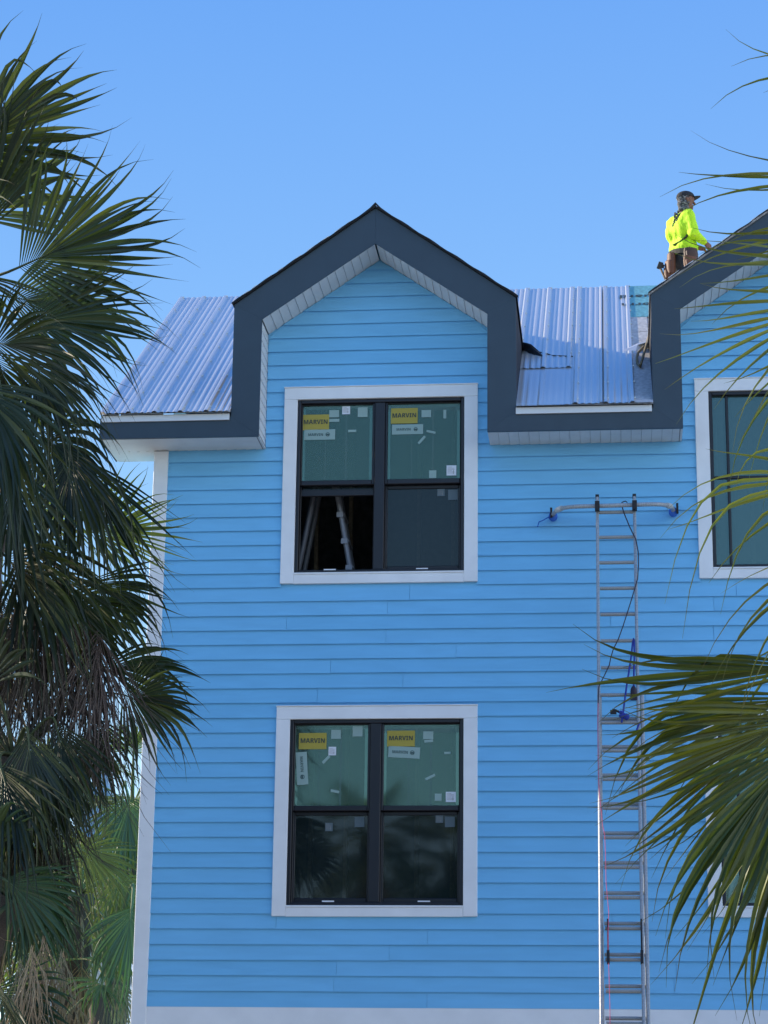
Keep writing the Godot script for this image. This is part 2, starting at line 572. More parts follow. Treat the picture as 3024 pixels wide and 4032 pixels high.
func roof(house: Node3D) -> void:
	# plywood deck under everything: front slope as strips, so that it stops at the dormers
	var deck := B.new()
	var nodes := [-5.83]
	for cx in DORMER_X:
		nodes.append_array([cx - 1.6265, cx, cx + 1.6265])
	nodes.append(5.245)
	for i in nodes.size() - 1:
		roof_strip(deck, nodes[i], -0.014, nodes[i + 1], -0.014)
	deck.quad(Vector3(-5.83, 12.818, -3.7), Vector3(5.245, 12.818, -3.7), Vector3(5.245, 9.735, -8.0), Vector3(-5.83, 9.735, -8.0))
	put("roof_deck", deck, mats.deck, house)
	# metal sheets, 0.9 m each
	for k in 4:
		roof_panel(house, -5.83 + 0.9 * k, -5.83 + 0.9 * (k + 1) - 0.002, -5.79)
	# between the dormers: the left pieces stop at a ragged lap, newer smooth pieces lie below
	roof_panel(house, -2.23, -1.20, -1.09)
	roof_panel(house, -1.198, -0.445, -1.09, 1.19)
	roof_panel(house, -1.20, -0.762, -1.09, 0.0, 1.24, -0.008, false)
	roof_panel(house, -0.76, -0.445, -0.79, 0.0, 1.24, -0.005, false)
	roof_panel(house, -0.443, -0.092, -0.395)
	roof_panel(house, -0.090, 0.270, -0.055)
	for k in 3:
		roof_panel(house, 2.1 + 0.9 * k, minf(2.1 + 0.9 * (k + 1) - 0.002, 5.245), 2.13)
	# dormer 2 is still bare on its left: grey felt below, printed underlayment above
	var nrm := Vector3(0, 1, SLOPE).normalized()
	for q in [["felt_sheet", 0.0, 0.86, "deck"], ["felt_sheet", 0.862, 2.42, "deck"], ["felt_sheet", 2.43, 3.02, "deck"], ["underlayment", 3.0, 4.3, "wrap"]]:
		var b := B.new()
		roof_strip(b, 0.262, 0.002 if q[3] == "deck" else 0.006, 0.4735, 0.003 if q[3] == "deck" else 0.006, q[1], q[2])
		if q[3] == "wrap":
			roof_strip(b, 0.4735, 0.006, 1.35, 0.006, q[1], q[2])
		put(q[0], b, mats[q[3]], house)
	var words := [["Storm", 0.44, 3.50, 0.20], ["Guard", 0.42, 3.84, 0.20]]
	for q in words:
		var t := text_part(q[0], q[3], mats.ink)
		t.name = "print"
		var up := Vector3(0, SLOPE, -1).normalized()
		t.transform = Transform3D(Basis(Vector3(-1, 0, 0), -up, nrm), Vector3(q[1], 9.735 + SLOPE * q[2], 0.6 - q[2]) + nrm * 0.024)
		house.add_child(t, true)
	var lap := B.new()
	lap.tint = Color(0.1, 0.1, 0.1)
	lap.tube([Vector3(-0.868, 11.011, -1.151), Vector3(-0.756, 10.961, -1.082), Vector3(-0.699, 10.908, -1.009), Vector3(-0.441, 10.873, -0.959)], 0.007, 5)
	put("lap_edge", lap, mats.black, house)
	# dormers
	for cx in DORMER_X:
		for s in [-1.0, 1.0]:
			var b := B.new()
			var e := Vector2(cx + s * 1.645, 12.24 - 0.709 * 1.645)
			var p := []
			for dy in [0.0, -0.022]:
				p.append_array([Vector3(cx, 12.24 + dy, 0.572), Vector3(e.x, e.y + dy, 0.572), Vector3(e.x, e.y + dy, main_roof_z(e.y)), Vector3(cx, 12.24 + dy, main_roof_z(12.24))])
			if s < 0:
				b.hexa(p)
			else:
				b.hexa([p[3], p[2], p[1], p[0], p[7], p[6], p[5], p[4]])
			put("dormer_roof", b, mats.deck if cx > 0 else mats.black, house)
			var c := B.new()
			var x: float = cx + s * 1.6
			var zc := main_roof_z(11.05)
			c.hexa([Vector3(x - 0.025, 9.75, 0.513), Vector3(x + 0.025, 9.75, 0.513), Vector3(x + 0.025, 11.06, 0.513), Vector3(x - 0.025, 11.06, 0.513), Vector3(x - 0.025, 11.04, zc), Vector3(x + 0.025, 11.04, zc), Vector3(x + 0.025, 11.06, zc), Vector3(x - 0.025, 11.06, zc)])
			put("dormer_cheek", c, mats.black, house)
			# ragged membrane folded over the rake
			var w := B.new()
			var last := []
			for k in 27:
				var d := 1.655 * (1.0 - k / 26.0)
				var y := 12.247 - 0.709 * d
				var drop := 0.012 + 0.016 * absf(sin(k * 1.7 + s) * cos(k * 0.61 + cx))
				if k == 26:
					y += 0.025
				var o := [Vector3(cx + s * d, y + 0.004 * sin(k * 2.3), 0.50), Vector3(cx + s * d, y + 0.006 * sin(k * 1.3), 0.582), Vector3(cx + s * d, y - drop, 0.584)]
				if k:
					for i in 2:
						if s < 0:
							w.quad(last[i], last[i + 1], o[i + 1], o[i])
						else:
							w.quad(o[i], o[i + 1], last[i + 1], last[i])
				last = o
			put("membrane_edge", w, mats.black, house)
		for k in 9:
			var b := B.new()
			var d := 1.6 - 0.155 * k - rng.randf_range(0, 0.05)
			var y := 12.249 - 0.709 * d
			var l := rng.randf_range(0.05, 0.13)
			b.hexa([Vector3(cx - d, y - 0.004, 0.578), Vector3(cx - d + l, y + 0.709 * l - 0.004, 0.578), Vector3(cx - d + l, y + 0.709 * l + 0.008, 0.578), Vector3(cx - d, y + 0.006, 0.578), Vector3(cx - d, y - 0.004, 0.40), Vector3(cx - d + l, y + 0.709 * l - 0.004, 0.40), Vector3(cx - d + l, y + 0.709 * l + 0.008, 0.40), Vector3(cx - d, y + 0.006, 0.40)])
			put("paper_strip", b, mats.drip, house)


# ---------------------------------------------------------------- windows
func text_part(words: String, size: float, m: Material) -> MeshInstance3D:
	var t := TextMesh.new()
	var f := SystemFont.new()
	f.font_names = PackedStringArray(["Droid Sans"])
	f.font_weight = 700
	t.font = f
	t.text = words
	t.font_size = 64
	t.pixel_size = size / 64.0
	t.depth = 0.001
	var o := MeshInstance3D.new()
	o.mesh = t
	o.material_override = m
	return o


func add_text(mesh: ArrayMesh, words: String, size: float, m: Material, t: Transform3D) -> void:
	var src := text_part(words, size, m).mesh as TextMesh
	var a := src.surface_get_arrays(0)
	var v: PackedVector3Array = a[Mesh.ARRAY_VERTEX]
	var n: PackedVector3Array = a[Mesh.ARRAY_NORMAL]
	for i in v.size():
		v[i] = t * v[i]
		n[i] = (t.basis * n[i]).normalized()
	var out := []
	out.resize(Mesh.ARRAY_MAX)
	out[Mesh.ARRAY_VERTEX] = v
	out[Mesh.ARRAY_NORMAL] = n
	out[Mesh.ARRAY_INDEX] = a[Mesh.ARRAY_INDEX]
	mesh.add_surface_from_arrays(Mesh.PRIMITIVE_TRIANGLES, out)
	mesh.surface_set_material(mesh.get_surface_count() - 1, m)


func sticker(win: Node3D, kind: String, x: float, y: float, w: float, h: float, z: float, turn := 0.0) -> void:
	var b := B.new()
	var t := Transform3D(Basis(Vector3.BACK, turn), Vector3(x, y, z))
	b.box(Vector3(-w / 2, -h / 2, -0.0006), Vector3(w / 2, h / 2, 0.0006), t)
	var called: String = {"brand": "yellow_label", "name": "name_label", "square": "clear_label", "doc": "paper_label", "tape": "tape_piece", "lift": "sash_tab"}[kind]
	var dim := y < 0.0 and kind in ["doc", "square"]  # labels on the lower sash take the darkened paper colour
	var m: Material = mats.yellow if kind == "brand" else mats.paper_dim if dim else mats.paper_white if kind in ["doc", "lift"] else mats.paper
	var o := put(called, b, m, win)
	var ontop := func(q: Vector3) -> Transform3D: return t * Transform3D(Basis(), q)
	if kind == "brand":
		add_text(o.mesh, "MARVIN", h * 0.39, mats.ink, ontop.call(Vector3(0, 0.004, 0.002)))
	elif kind == "name":
		add_text(o.mesh, "MARVIN", h * 0.36, mats.ink_name, ontop.call(Vector3(-w * 0.13, 0, 0.002)))
		var r := B.new()
		var cx := w * 0.26
		for k in 20:
			var a0 := TAU * k / 20
			var a1 := TAU * (k + 1) / 20
			var rr := h * 0.2
			r.quad(t * Vector3(cx + cos(a0) * rr, sin(a0) * rr, 0.002), t * Vector3(cx + cos(a1) * rr, sin(a1) * rr, 0.002), t * Vector3(cx + cos(a1) * rr * 0.72, sin(a1) * rr * 0.72, 0.002), t * Vector3(cx + cos(a0) * rr * 0.72, sin(a0) * rr * 0.72, 0.002))
		r.box(Vector3(cx - h * 0.13, -h * 0.10, 0.001), Vector3(cx + h * 0.13, h * 0.06, 0.002), t)
		r.mesh(o.mesh)
		o.mesh.surface_set_material(o.mesh.get_surface_count() - 1, mats.ink_name)
	elif kind == "doc":
		var r := B.new()
		for k in 6:
			var yy := h * (0.32 - 0.12 * k)
			r.box(Vector3(-w * 0.4, yy, 0.0007), Vector3(w * (0.05 + 0.3 * absf(sin(k * 2.1))), yy + h * 0.035, 0.0012), t)
		r.box(Vector3(w * 0.18, -h * 0.35, 0.0007), Vector3(w * 0.24, h * 0.05, 0.0013), t)
		r.mesh(o.mesh)
		o.mesh.surface_set_material(1, mats.grey_band)


func frame_bar(win: Node3D, called: String, x0: float, y0: float, x1: float, y1: float, z0: float, z1: float) -> void:
	var b := B.new()
	b.bevel(Vector3(x0, y0, z0), Vector3(x1, y1, z1), 0.006)
	put(called, b, mats.frame, win)


func flat_sheet(win: Node3D, called: String, x0: float, y0: float, x1: float, y1: float, z: float, m: Material) -> void:
	var b := B.new()
	b.quad(Vector3(x0, y0, z), Vector3(x1, y0, z), Vector3(x1, y1, z), Vector3(x0, y1, z))
	put(called, b, m, win)


func window(house: Node3D, cx: float, cy: float, half: float, casing_top: float, casing_bottom: float, hung: bool, open_left := false) -> Node3D:
	var win := part("window", house)
	win.position = Vector3(cx, cy, 0)
	# casing
	var w := 0.971
	for s in [-1.0, 1.0]:
		var b := B.new()
		b.bevel(Vector3(minf(s * w, s * 1.125), casing_bottom, 0.004), Vector3(maxf(s * w, s * 1.125), half + 0.0, 0.046))
		put("casing", b, mats.trim, win)
	var head := B.new()
	head.bevel(Vector3(-1.125, half + 0.0015, 0.004), Vector3(1.125, casing_top - 0.012, 0.046))
	head.bevel(Vector3(-1.13, casing_top - 0.0115, 0.004), Vector3(1.13, casing_top, 0.056), 0.003)
	put("casing", head, mats.trim, win)
	var foot := B.new()
	foot.bevel(Vector3(-w - 0.035 + 0.036, casing_bottom - 0.004, 0.004), Vector3(w - 0.001, -half - 0.022, 0.043))
	foot.bevel(Vector3(-w + 0.001, -half - 0.0215, 0.004), Vector3(w - 0.001, -half, 0.050))
	put("casing", foot, mats.trim, win)
	# frame
	frame_bar(win, "frame", -w, -half, -w + 0.042, half, -0.12, 0.018)
	frame_bar(win, "frame", w - 0.042, -half, w, half, -0.12, 0.018)
	frame_bar(win, "frame", -w + 0.0425, half - 0.042, w - 0.0425, half, -0.12, 0.018)
	frame_bar(win, "frame", -w + 0.0425, -half, w - 0.0425, -half + 0.036, -0.12, 0.018)
	if not hung:
		flat_sheet(win, "pane", -w + 0.042, -half + 0.036, w - 0.042, half - 0.042, -0.035, mats.pane_fixed)
		for x in [-0.765, 0.765]:
			frame_bar(win, "muntin", x - 0.016, -half + 0.037, x + 0.016, half - 0.043, -0.034, -0.012)
		frame_bar(win, "muntin", -w + 0.043, 0.006, w - 0.043, 0.040, -0.033, -0.0145)
		flat_sheet(win, "film", -w + 0.26, -half + 0.09, w - 0.26, half - 0.09, -0.045, mats.film)
		return win
	frame_bar(win, "mullion", -0.068, -half + 0.0365, 0.052, half - 0.0425, -0.115, 0.010)
	var meet := 0.012 if half < 1.035 else 0.012
	for s in [0, 1]:
		var l: float = -w + 0.0425 if s == 0 else 0.0525
		var r: float = -0.0685 if s == 0 else w - 0.0425
		# upper sash, outer track
		var t := half - 0.043
		var pl := l + 0.016 if s == 0 else l + 0.028
		var pr := r - 0.030 if s == 0 else r - 0.0
		pr = r - 0.030 if s == 0 else r - 0.012
		for q in [[l, meet, pl, t], [pr, meet, r, t], [pl + 0.0005, t - 0.012, pr - 0.0005, t], [pl + 0.0005, meet, pr - 0.0005, meet + 0.058]]:
			frame_bar(win, "sash", q[0], q[1], q[2], q[3], -0.075, -0.012)
		flat_sheet(win, "pane", pl, meet + 0.058, pr, t - 0.012, -0.040, mats.pane)
		flat_sheet(win, "film", pl + 0.03, meet + 0.065, pr - 0.035, t - 0.055, -0.0385, mats.film)
		for k in 2:
			var x := lerpf(pl, pr, 0.33 + 0.29 * k)
			flat_sheet(win, "film_seam", x - 0.006, meet + 0.06, x + 0.006 + 0.01 * k, t - 0.03, -0.0375, mats.film_seam)
		flat_sheet(win, "film_seam", pl + 0.002, t - 0.05 - 0.05 * s, pr - 0.002, t - 0.02, -0.0372, mats.film_seam)
		# lower sash, inner track
		var lift := 0.90 if open_left and s == 0 else 0.0
		var lb := -half + 0.0365 + lift
		var lt := meet - 0.001 + lift * 0.96
		if lift:
			frame_bar(win, "sash", l, -0.10, r, -0.02, -0.112, -0.078)
			flat_sheet(win, "pane", l + 0.03, -0.018, r - 0.03, 0.9, -0.095, mats.screened)
		else:
			for q in [[l, lb, l + 0.030, lt], [r - 0.030, lb, r, lt], [l + 0.0305, lt - 0.04, r - 0.0305, lt], [l + 0.0305, lb, r - 0.0305, lb + 0.055]]:
				frame_bar(win, "sash", q[0], q[1], q[2], q[3], -0.112, -0.078)
			flat_sheet(win, "pane", l + 0.030, lb + 0.055, r - 0.030, lt - 0.04, -0.095, mats.screened)
		frame_bar(win, "screen_frame", l, -half + 0.0365, l + 0.012, meet - 0.002, -0.070, -0.050)
		frame_bar(win, "screen_frame", r - 0.012, -half + 0.0365, r, meet - 0.002, -0.070, -0.050)
	return win


func windows(house: Node3D) -> void:
	var up := [["brand", -0.765, 0.782, 0.315, 0.188], ["brand", 0.269, 0.840, 0.311, 0.186], ["name", -0.715, 0.631, 0.362, 0.125], ["name", 0.309, 0.674, 0.361, 0.119], ["square", -0.550, 0.883, 0.115, 0.087], ["square", -0.217, 0.895, 0.115, 0.120], ["square", 0.525, 0.861, 0.111, 0.087], ["square", 0.604, 0.127, 0.083, 0.093], ["doc", -0.410, 0.922, 0.092, 0.097], ["doc", 0.819, 0.169, 0.112, 0.121], ["tape", -0.336, 0.668, 0.094, 0.029], ["tape", -0.547, 0.801, 0.117, 0.036], ["tape", 0.740, 0.850, 0.033, 0.106], ["tape", 0.581, 0.638, 0.106, 0.026, -0.25], ["tape", 0.474, 0.543, 0.115, 0.028, 0.85], ["doc", 0.696, -0.079, 0.086, 0.087], ["square", 0.833, -0.108, 0.111, 0.121], ["lift", -0.558, -1.003, 0.139, 0.014], ["lift", 0.495, -1.005, 0.136, 0.013]]
	var low := [["brand", -0.721, 0.796, 0.312, 0.183], ["brand", 0.269, 0.819, 0.310, 0.177], ["name", -0.835, 0.489, 0.367, 0.125, -1.5], ["name", 0.306, 0.664, 0.352, 0.126, -0.06], ["square", -0.460, 0.871, 0.108, 0.102], ["square", -0.218, 0.904, 0.112, 0.117], ["square", 0.573, 0.854, 0.113, 0.087], ["square", 0.688, 0.162, 0.076, 0.079], ["doc", -0.498, 0.682, 0.085, 0.096], ["doc", 0.828, 0.165, 0.111, 0.113], ["tape", -0.566, 0.587, 0.110, 0.030, 0.8], ["tape", -0.460, 0.231, 0.098, 0.028, -0.2], ["tape", 0.579, 0.789, 0.097, 0.030, 0.08], ["tape", 0.599, 0.386, 0.117, 0.028, 0.45], ["tape", 0.788, 0.655, 0.069, 0.024], ["doc", -0.526, -0.157, 0.084, 0.092], ["square", -0.187, -0.101, 0.109, 0.115], ["doc", 0.698, -0.072, 0.083, 0.084], ["square", 0.815, -0.103, 0.108, 0.114], ["lift", -0.507, -0.984, 0.134, 0.015], ["lift", 0.544, -0.983, 0.136, 0.014]]
	var a := window(house, WINDOW_X[0], 9.018, 1.038, 1.195, -1.163, true, true)
	var b := window(house, WINDOW_X[0], 5.26, 1.029, 1.185, -1.146, true)
	a.set_meta("label", "upper window with its lower left sash raised")
	for q in [[a, up], [b, low]]:
		for s in q[1]:
			var inner: bool = s[2] < 0.0 and s[0] != "lift"
			sticker(q[0], s[0], s[1], s[2], s[3], s[4], 0.028 if s[0] == "lift" else -0.086 if inner else -0.034, s[5] if s.size() > 5 else 0.0)
	window(house, WINDOW_X[1], 9.018, 1.038, 1.195, -1.163, false)
	window(house, WINDOW_X[1], 5.26, 1.029, 1.185, -1.146, false)


# ---------------------------------------------------------------- ladder and what hangs on it
func extension_ladder() -> void:
	var o := thing("extension_ladder", "long aluminium extension ladder leaning on the blue siding between the windows", "ladder")
	var th := deg_to_rad(17.0)
	var dir := Vector3(0, -cos(th), sin(th))
	var front := Vector3(0, sin(th), cos(th))
	var top := Vector3(0.037, 8.186, 0.62)
	var pitch := 0.32714
	var rail := func(x: float, s0: float, s1: float, off: float, half_w: float, half_d: float) -> void:
		var p0: Vector3 = Vector3(x, top.y, top.z) + dir * s0 + front * off
		var b := B.new()
		var w := half_w
		var d := half_d
		b.prism([Vector2(-w, -d), Vector2(w, -d), Vector2(w, d * 0.5), Vector2(w * 0.55, d), Vector2(-w * 0.25, d), Vector2(-w * 0.8, d * 0.78), Vector2(-w, d * 0.45)], 0.0, s1 - s0)
		var along := (dir - Vector3(0.0033, 0, 0)).normalized()
		put("rail", b, mats.aluminium, o).transform = Transform3D(Basis(Vector3.RIGHT, front, along), p0)
	for s in [-1.0, 1.0]:
		rail.call(0.040 + s * 0.205, -0.52, 6.9, 0.0, 0.017, 0.034)
		rail.call(0.058 + s * 0.222, 1.93, 8.75, -0.055, 0.021, 0.036)
		var cap := B.new()
		cap.box(Vector3(-0.020, -0.012, -0.040), Vector3(0.020, 0.012, 0.040), Transform3D(Basis(Vector3.RIGHT, -dir, front), Vector3(0.040 + s * 0.205, top.y, top.z) - dir * 0.53))
		put("rail_cap", cap, mats.rubber, o)
		var lock := B.new()
		var l0: Vector3 = Vector3(0.055 + s * 0.165, top.y, top.z) + dir * (14 * pitch - 0.02) + front * 0.03
		lock.box(Vector3(-0.008, -0.30, -0.02), Vector3(0.008, 0.06, 0.02), Transform3D(Basis(Vector3.RIGHT, -dir, front), l0))
		lock.box(Vector3(-0.014, -0.40, -0.026), Vector3(0.014, -0.27, 0.026), Transform3D(Basis(Vector3.RIGHT, -dir, front), l0))
		put("rung_lock", lock, mats.rubber, o)
	for k in range(-1, 19):
		var b := B.new()
		var p := Vector3(0.041 + 0.0007 * k, top.y, top.z) + dir * pitch * k
		b.tube([p - Vector3(0.19, 0, 0), p + Vector3(0.19, 0, 0)], 0.020, 10)
		put("rung", b, mats.rung, o)
	for k in 20:
		var b := B.new()
		var p := Vector3(0.058, top.y, top.z) + dir * pitch * (k + 6.78) - front * 0.055
		b.tube([p - Vector3(0.203, 0, 0), p + Vector3(0.203, 0, 0)], 0.020, 10)
		put("rung", b, mats.rung, o)
	# stand-off bar with arms that bend back to the wall
	var bar := B.new()
	var mid := Vector3(0, 8.555, 0.585)
	var path := [Vector3(-0.668, 8.60, 0.085), Vector3(-0.655, 8.605, 0.16), Vector3(-0.618, 8.60, 0.29), Vector3(-0.56, 8.585, 0.42), Vector3(-0.475, 8.565, 0.53), Vector3(-0.38, mid.y, mid.z), Vector3(0.0, mid.y + 0.004, mid.z), Vector3(0.44, mid.y + 0.012, mid.z), Vector3(0.54, 8.578, 0.53), Vector3(0.605, 8.60, 0.42), Vector3(0.648, 8.625, 0.29), Vector3(0.672, 8.635, 0.16), Vector3(0.682, 8.63, 0.085)]
	bar.tube(path, 0.024, 12)
	var st := put("stand_off_bar", bar, mats.aluminium, o)
	for s in [0, path.size() - 1]:
		var pad := B.new()
		pad.ball(path[s] + Vector3(0, -0.012, -0.012), Vector3(0.052, 0.058, 0.036))
		pad.tint = Color.BLACK
		put("pad", pad, mats.tape_blue, st)
		var tp := B.new()
		var i := 2 if s == 0 else path.size() - 3
		tp.tube([path[i], path[i].lerp(path[i + (1 if s == 0 else -1)], 0.55), path[i + (1 if s == 0 else -1)]], [0.031, 0.034, 0.030], 9)
		put("tape_wrap", tp, mats.tape_clear, st)
		var bl := B.new()
		bl.box(Vector3(-0.012, -0.055, -0.03), Vector3(0.012, 0.06, 0.03), Transform3D(Basis(), path[s] + Vector3(-0.02 if s == 0 else 0.045, 0.02, 0.01)))
		put("bracket", bl, mats.rubber, st)
	var tail := B.new()
	var tp0 := [Vector3(-0.685, 8.59, 0.09), Vector3(-0.735, 8.565, 0.10), Vector3(-0.79, 8.53, 0.11), Vector3(-0.825, 8.52, 0.10), Vector3(-0.845, 8.46, 0.10)]
	tail.tube(tp0, [0.018, 0.022, 0.020, 0.026, 0.018], 6, 0.25)
	put("tape_tail", tail, mats.tape_blue, st)
	var clamp_b := B.new()
	for x in [-0.165, 0.245]:
		clamp_b.box(Vector3(x - 0.026, 8.50, 0.555), Vector3(x + 0.026, 8.60, 0.645))
	put("clamp", clamp_b, mats.rubber, st)

	var cord := B.new()
	cord.tube([Vector3(0.167, 8.604, 0.545), Vector3(0.145, 8.621, 0.539), Vector3(0.107, 8.605, 0.544), Vector3(0.104, 8.567, 0.556), Vector3(0.129, 8.468, 0.586), Vector3(0.188, 8.293, 0.639), Vector3(0.251, 8.142, 0.686), Vector3(0.275, 7.979, 0.736), Vector3(0.273, 7.816, 0.785), Vector3(0.261, 7.655, 0.835), Vector3(0.222, 7.518, 0.877), Vector3(0.184, 7.388, 0.916), Vector3(0.143, 7.252, 0.958), Vector3(0.095, 7.095, 1.006), Vector3(0.042, 6.940, 1.053), Vector3(-0.014, 6.821, 1.090), Vector3(-0.040, 6.730, 1.117), Vector3(-0.058, 6.639, 1.145), Vector3(-0.117, 6.508, 1.185), Vector3(-0.169, 6.398, 1.219), Vector3(-0.176, 6.302, 1.248), Vector3(-0.180, 6.206, 1.278)], 0.0065, 6)
	tag(put("black_cord", cord, mats.cord_black), "thin black cord looped over the stand-off bar and running down the ladder", "cord")
	var pink := B.new()
	pink.tube([Vector3(-0.180, 6.206, 1.278), Vector3(-0.186, 5.975, 1.348), Vector3(-0.187, 5.601, 1.463), Vector3(-0.186, 5.373, 1.532), Vector3(-0.177, 5.218, 1.580), Vector3(-0.148, 4.869, 1.686), Vector3(-0.128, 4.759, 1.720), Vector3(-0.123, 4.568, 1.778), Vector3(-0.121, 4.271, 1.869), Vector3(-0.108, 4.097, 1.922), Vector3(-0.098, 3.965, 1.963), Vector3(-0.107, 3.768, 2.023), Vector3(-0.109, 3.585, 2.079), Vector3(-0.103, 3.315, 2.161), Vector3(-0.099, 3.061, 2.239), Vector3(-0.100, 2.836, 2.308)], 0.0032, 5)
	tag(put("pink_string", pink, mats.string_pink), "thin pink string hanging along the left rail of the ladder", "string")
	var rope := thing("pulley_rope", "dark blue pulley rope knotted round the lower rungs of the ladder", "rope", Vector3(0.078, 6.061, 1.322))
	var base := rope.position
	var rp := B.new()
	var path2 := []
	for q in [Vector3(0.195, 6.395, 1.220), Vector3(0.201, 6.574, 1.165), Vector3(0.210, 6.770, 1.105), Vector3(0.210, 6.924, 1.058), Vector3(0.205, 6.938, 1.096), Vector3(0.195, 6.910, 1.062), Vector3(0.176, 6.742, 1.114), Vector3(0.150, 6.575, 1.165), Vector3(0.122, 6.409, 1.216), Vector3(0.099, 6.245, 1.266), Vector3(0.079, 6.095, 1.312), Vector3(0.062, 5.987, 1.345)]:
		path2.append(q - base)
	rp.tube(path2, 0.011, 6)
	put("strand", rp, mats.rope_blue, rope)
	var kn := B.new()
	kn.ball(Vector3(0, 0, 0), Vector3(0.045, 0.032, 0.03))
	kn.ball(Vector3(0.035, -0.012, 0.012), Vector3(0.032, 0.036, 0.028))
	kn.ball(Vector3(-0.02, 0.035, 0.01), Vector3(0.024, 0.02, 0.02))
	put("knot", kn, mats.rope_blue, rope)
	var pu := B.new()
	pu.ball(Vector3(0.192, 6.333, 1.239) - base, Vector3(0.034, 0.062, 0.022))
	pu.box(Vector3(0.192, 6.333, 1.239) - base - Vector3(0.036, 0.09, 0.014), Vector3(0.192, 6.333, 1.239) - base + Vector3(0.036, -0.05, 0.014))
	put("pulley", pu, mats.cord_black, rope)
	var hk := B.new()
	var hp := []
	for q in [Vector3(-0.034, 6.130, 1.301), Vector3(0.004, 6.123, 1.303), Vector3(0.041, 6.102, 1.309), Vector3(0.072, 6.068, 1.320)]:
		hp.append(q - base)
	hk.tube(hp, 0.013, 6)
	hk.box(Vector3(-0.025, 6.112, 1.306) - base - Vector3(0.03, 0.03, 0.02), Vector3(-0.025, 6.112, 1.306) - base + Vector3(0.035, 0.012, 0.02))
	put("hook", hk, mats.rubber, rope)
	var tl := B.new()
	var tpath := []
	for q in [Vector3(0.271, 6.006, 1.339), Vector3(0.245, 5.972, 1.349), Vector3(0.219, 5.912, 1.368), Vector3(0.215, 5.885, 1.376), Vector3(0.231, 5.858, 1.384), Vector3(0.240, 5.822, 1.395)]:
		tpath.append(q - base)
	tl.tube(tpath, 0.010, 6)
	put("loose_end", tl, mats.rope_blue, rope)


func loose_things() -> void:
	var sheets := [["bent_flashing", [Vector3(-1.051, 11.131, -1.123), Vector3(-0.999, 11.107, -1.091), Vector3(-0.943, 11.077, -1.063), Vector3(-0.825, 10.955, -1.045), Vector3(-0.783, 10.856, -0.936), Vector3(-0.903, 10.922, -1.027), Vector3(-0.986, 10.999, -1.136), Vector3(-1.056, 11.071, -1.235)], "dark bent flashing curling up from the metal roof beside the left dormer", "black"], ["cut_sheet", [Vector3(0.136, 10.983, -1.120), Vector3(0.239, 11.050, -1.165), Vector3(0.333, 11.089, -1.149), Vector3(0.474, 11.098, -1.106), Vector3(0.475, 11.080, -1.234), Vector3(0.385, 10.966, -1.089), Vector3(0.298, 10.918, -1.034)], "pale cut metal sheet folded up at the bare strip of the roof", "galvalume"]]
	for q in sheets:
		var o := thing(q[0], q[2], "flashing")
		var b := B.new()
		var p: Array = q[1]
		var m := Vector3.ZERO
		for u in p:
			m += u / p.size()
		m += Vector3(0, 0.03, 0.02)
		for k in p.size():
			b.tri(m, p[k], p[(k + 1) % p.size()])
			b.tri(m - Vector3(0, 0.004, 0), p[(k + 1) % p.size()] - Vector3(0, 0.004, 0), p[k] - Vector3(0, 0.004, 0))
		put("sheet", b, mats[q[3]], o)
		var rim := B.new()
		rim.tube([p[3], p[4], p[5]], 0.006, 5)
		put("folded_rim", rim, mats.galvalume, o)
	var r := B.new()
	r.tube([Vector3(0.485, 11.323, -1.475), Vector3(0.456, 11.130, -1.179), Vector3(0.411, 10.843, -0.750), Vector3(0.374, 10.636, -0.489), Vector3(0.352, 10.542, -0.442), Vector3(0.319, 10.637, -0.588), Vector3(0.319, 10.763, -0.750), Vector3(0.336, 10.854, -0.821), Vector3(0.367, 10.899, -0.855), Vector3(0.408, 10.990, -0.983)], 0.016, 7)
	tag(put("roof_rope", r, mats.rope_tan), "frayed tan rope looped over the bare roof strip by the right dormer", "rope")
	# step ladder in the open window, seen from its side
	var o := thing("step_ladder", "grey aluminium step ladder standing in the dark room behind the raised sash", "step ladder", Vector3(-3.33, 6.95, -0.42))
	var y1 := 2.55
	for s in [-1.0, 1.0]:
		for d in [0.0, -0.42]:
			var b := B.new()
			b.tube([Vector3(s * 0.52, 0, d), Vector3(s * 0.055, y1, d * 0.8)], 0.042, 4, 0.8)
			put("leg", b, mats.step_metal if d == 0.0 and s > 0 else mats.step_shaded, o)  # near right leg bright, the others painted as if in shade
	for k in 7:
		var b := B.new()
		var x := lerpf(0.52, 0.055, (k + 0.8) / 8.0)
		var y := y1 * (k + 0.8) / 8.0
		b.box(Vector3(x - 0.04, y - 0.012, -0.41), Vector3(x + 0.04, y + 0.012, -0.01))
		b.box(Vector3(x - 0.045, y - 0.05, 0.030), Vector3(x + 0.03, y + 0.012, 0.045))
		put("step", b, mats.step_metal, o)
	var cap := B.new()
	cap.box(Vector3(-0.12, y1, -0.40), Vector3(0.12, y1 + 0.04, 0.04))
	put("top_cap", cap, mats.tape_blue, o)


# ---------------------------------------------------------------- palms
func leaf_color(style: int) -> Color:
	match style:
		0: return Color(0.044, 0.060, 0.030)  # dark green, shade of the left palms painted in
		1: return Color(0.150, 0.180, 0.062)  # lighter green, sunlight painted into the leaf
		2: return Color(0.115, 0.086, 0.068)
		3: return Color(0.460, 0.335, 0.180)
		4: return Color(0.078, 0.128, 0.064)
		5: return Color(0.104, 0.126, 0.034)  # near palm, yellower green with sunlight painted in
		_: return Color(0.200, 0.230, 0.070)  # thin pale leaflets, sunlight painted in


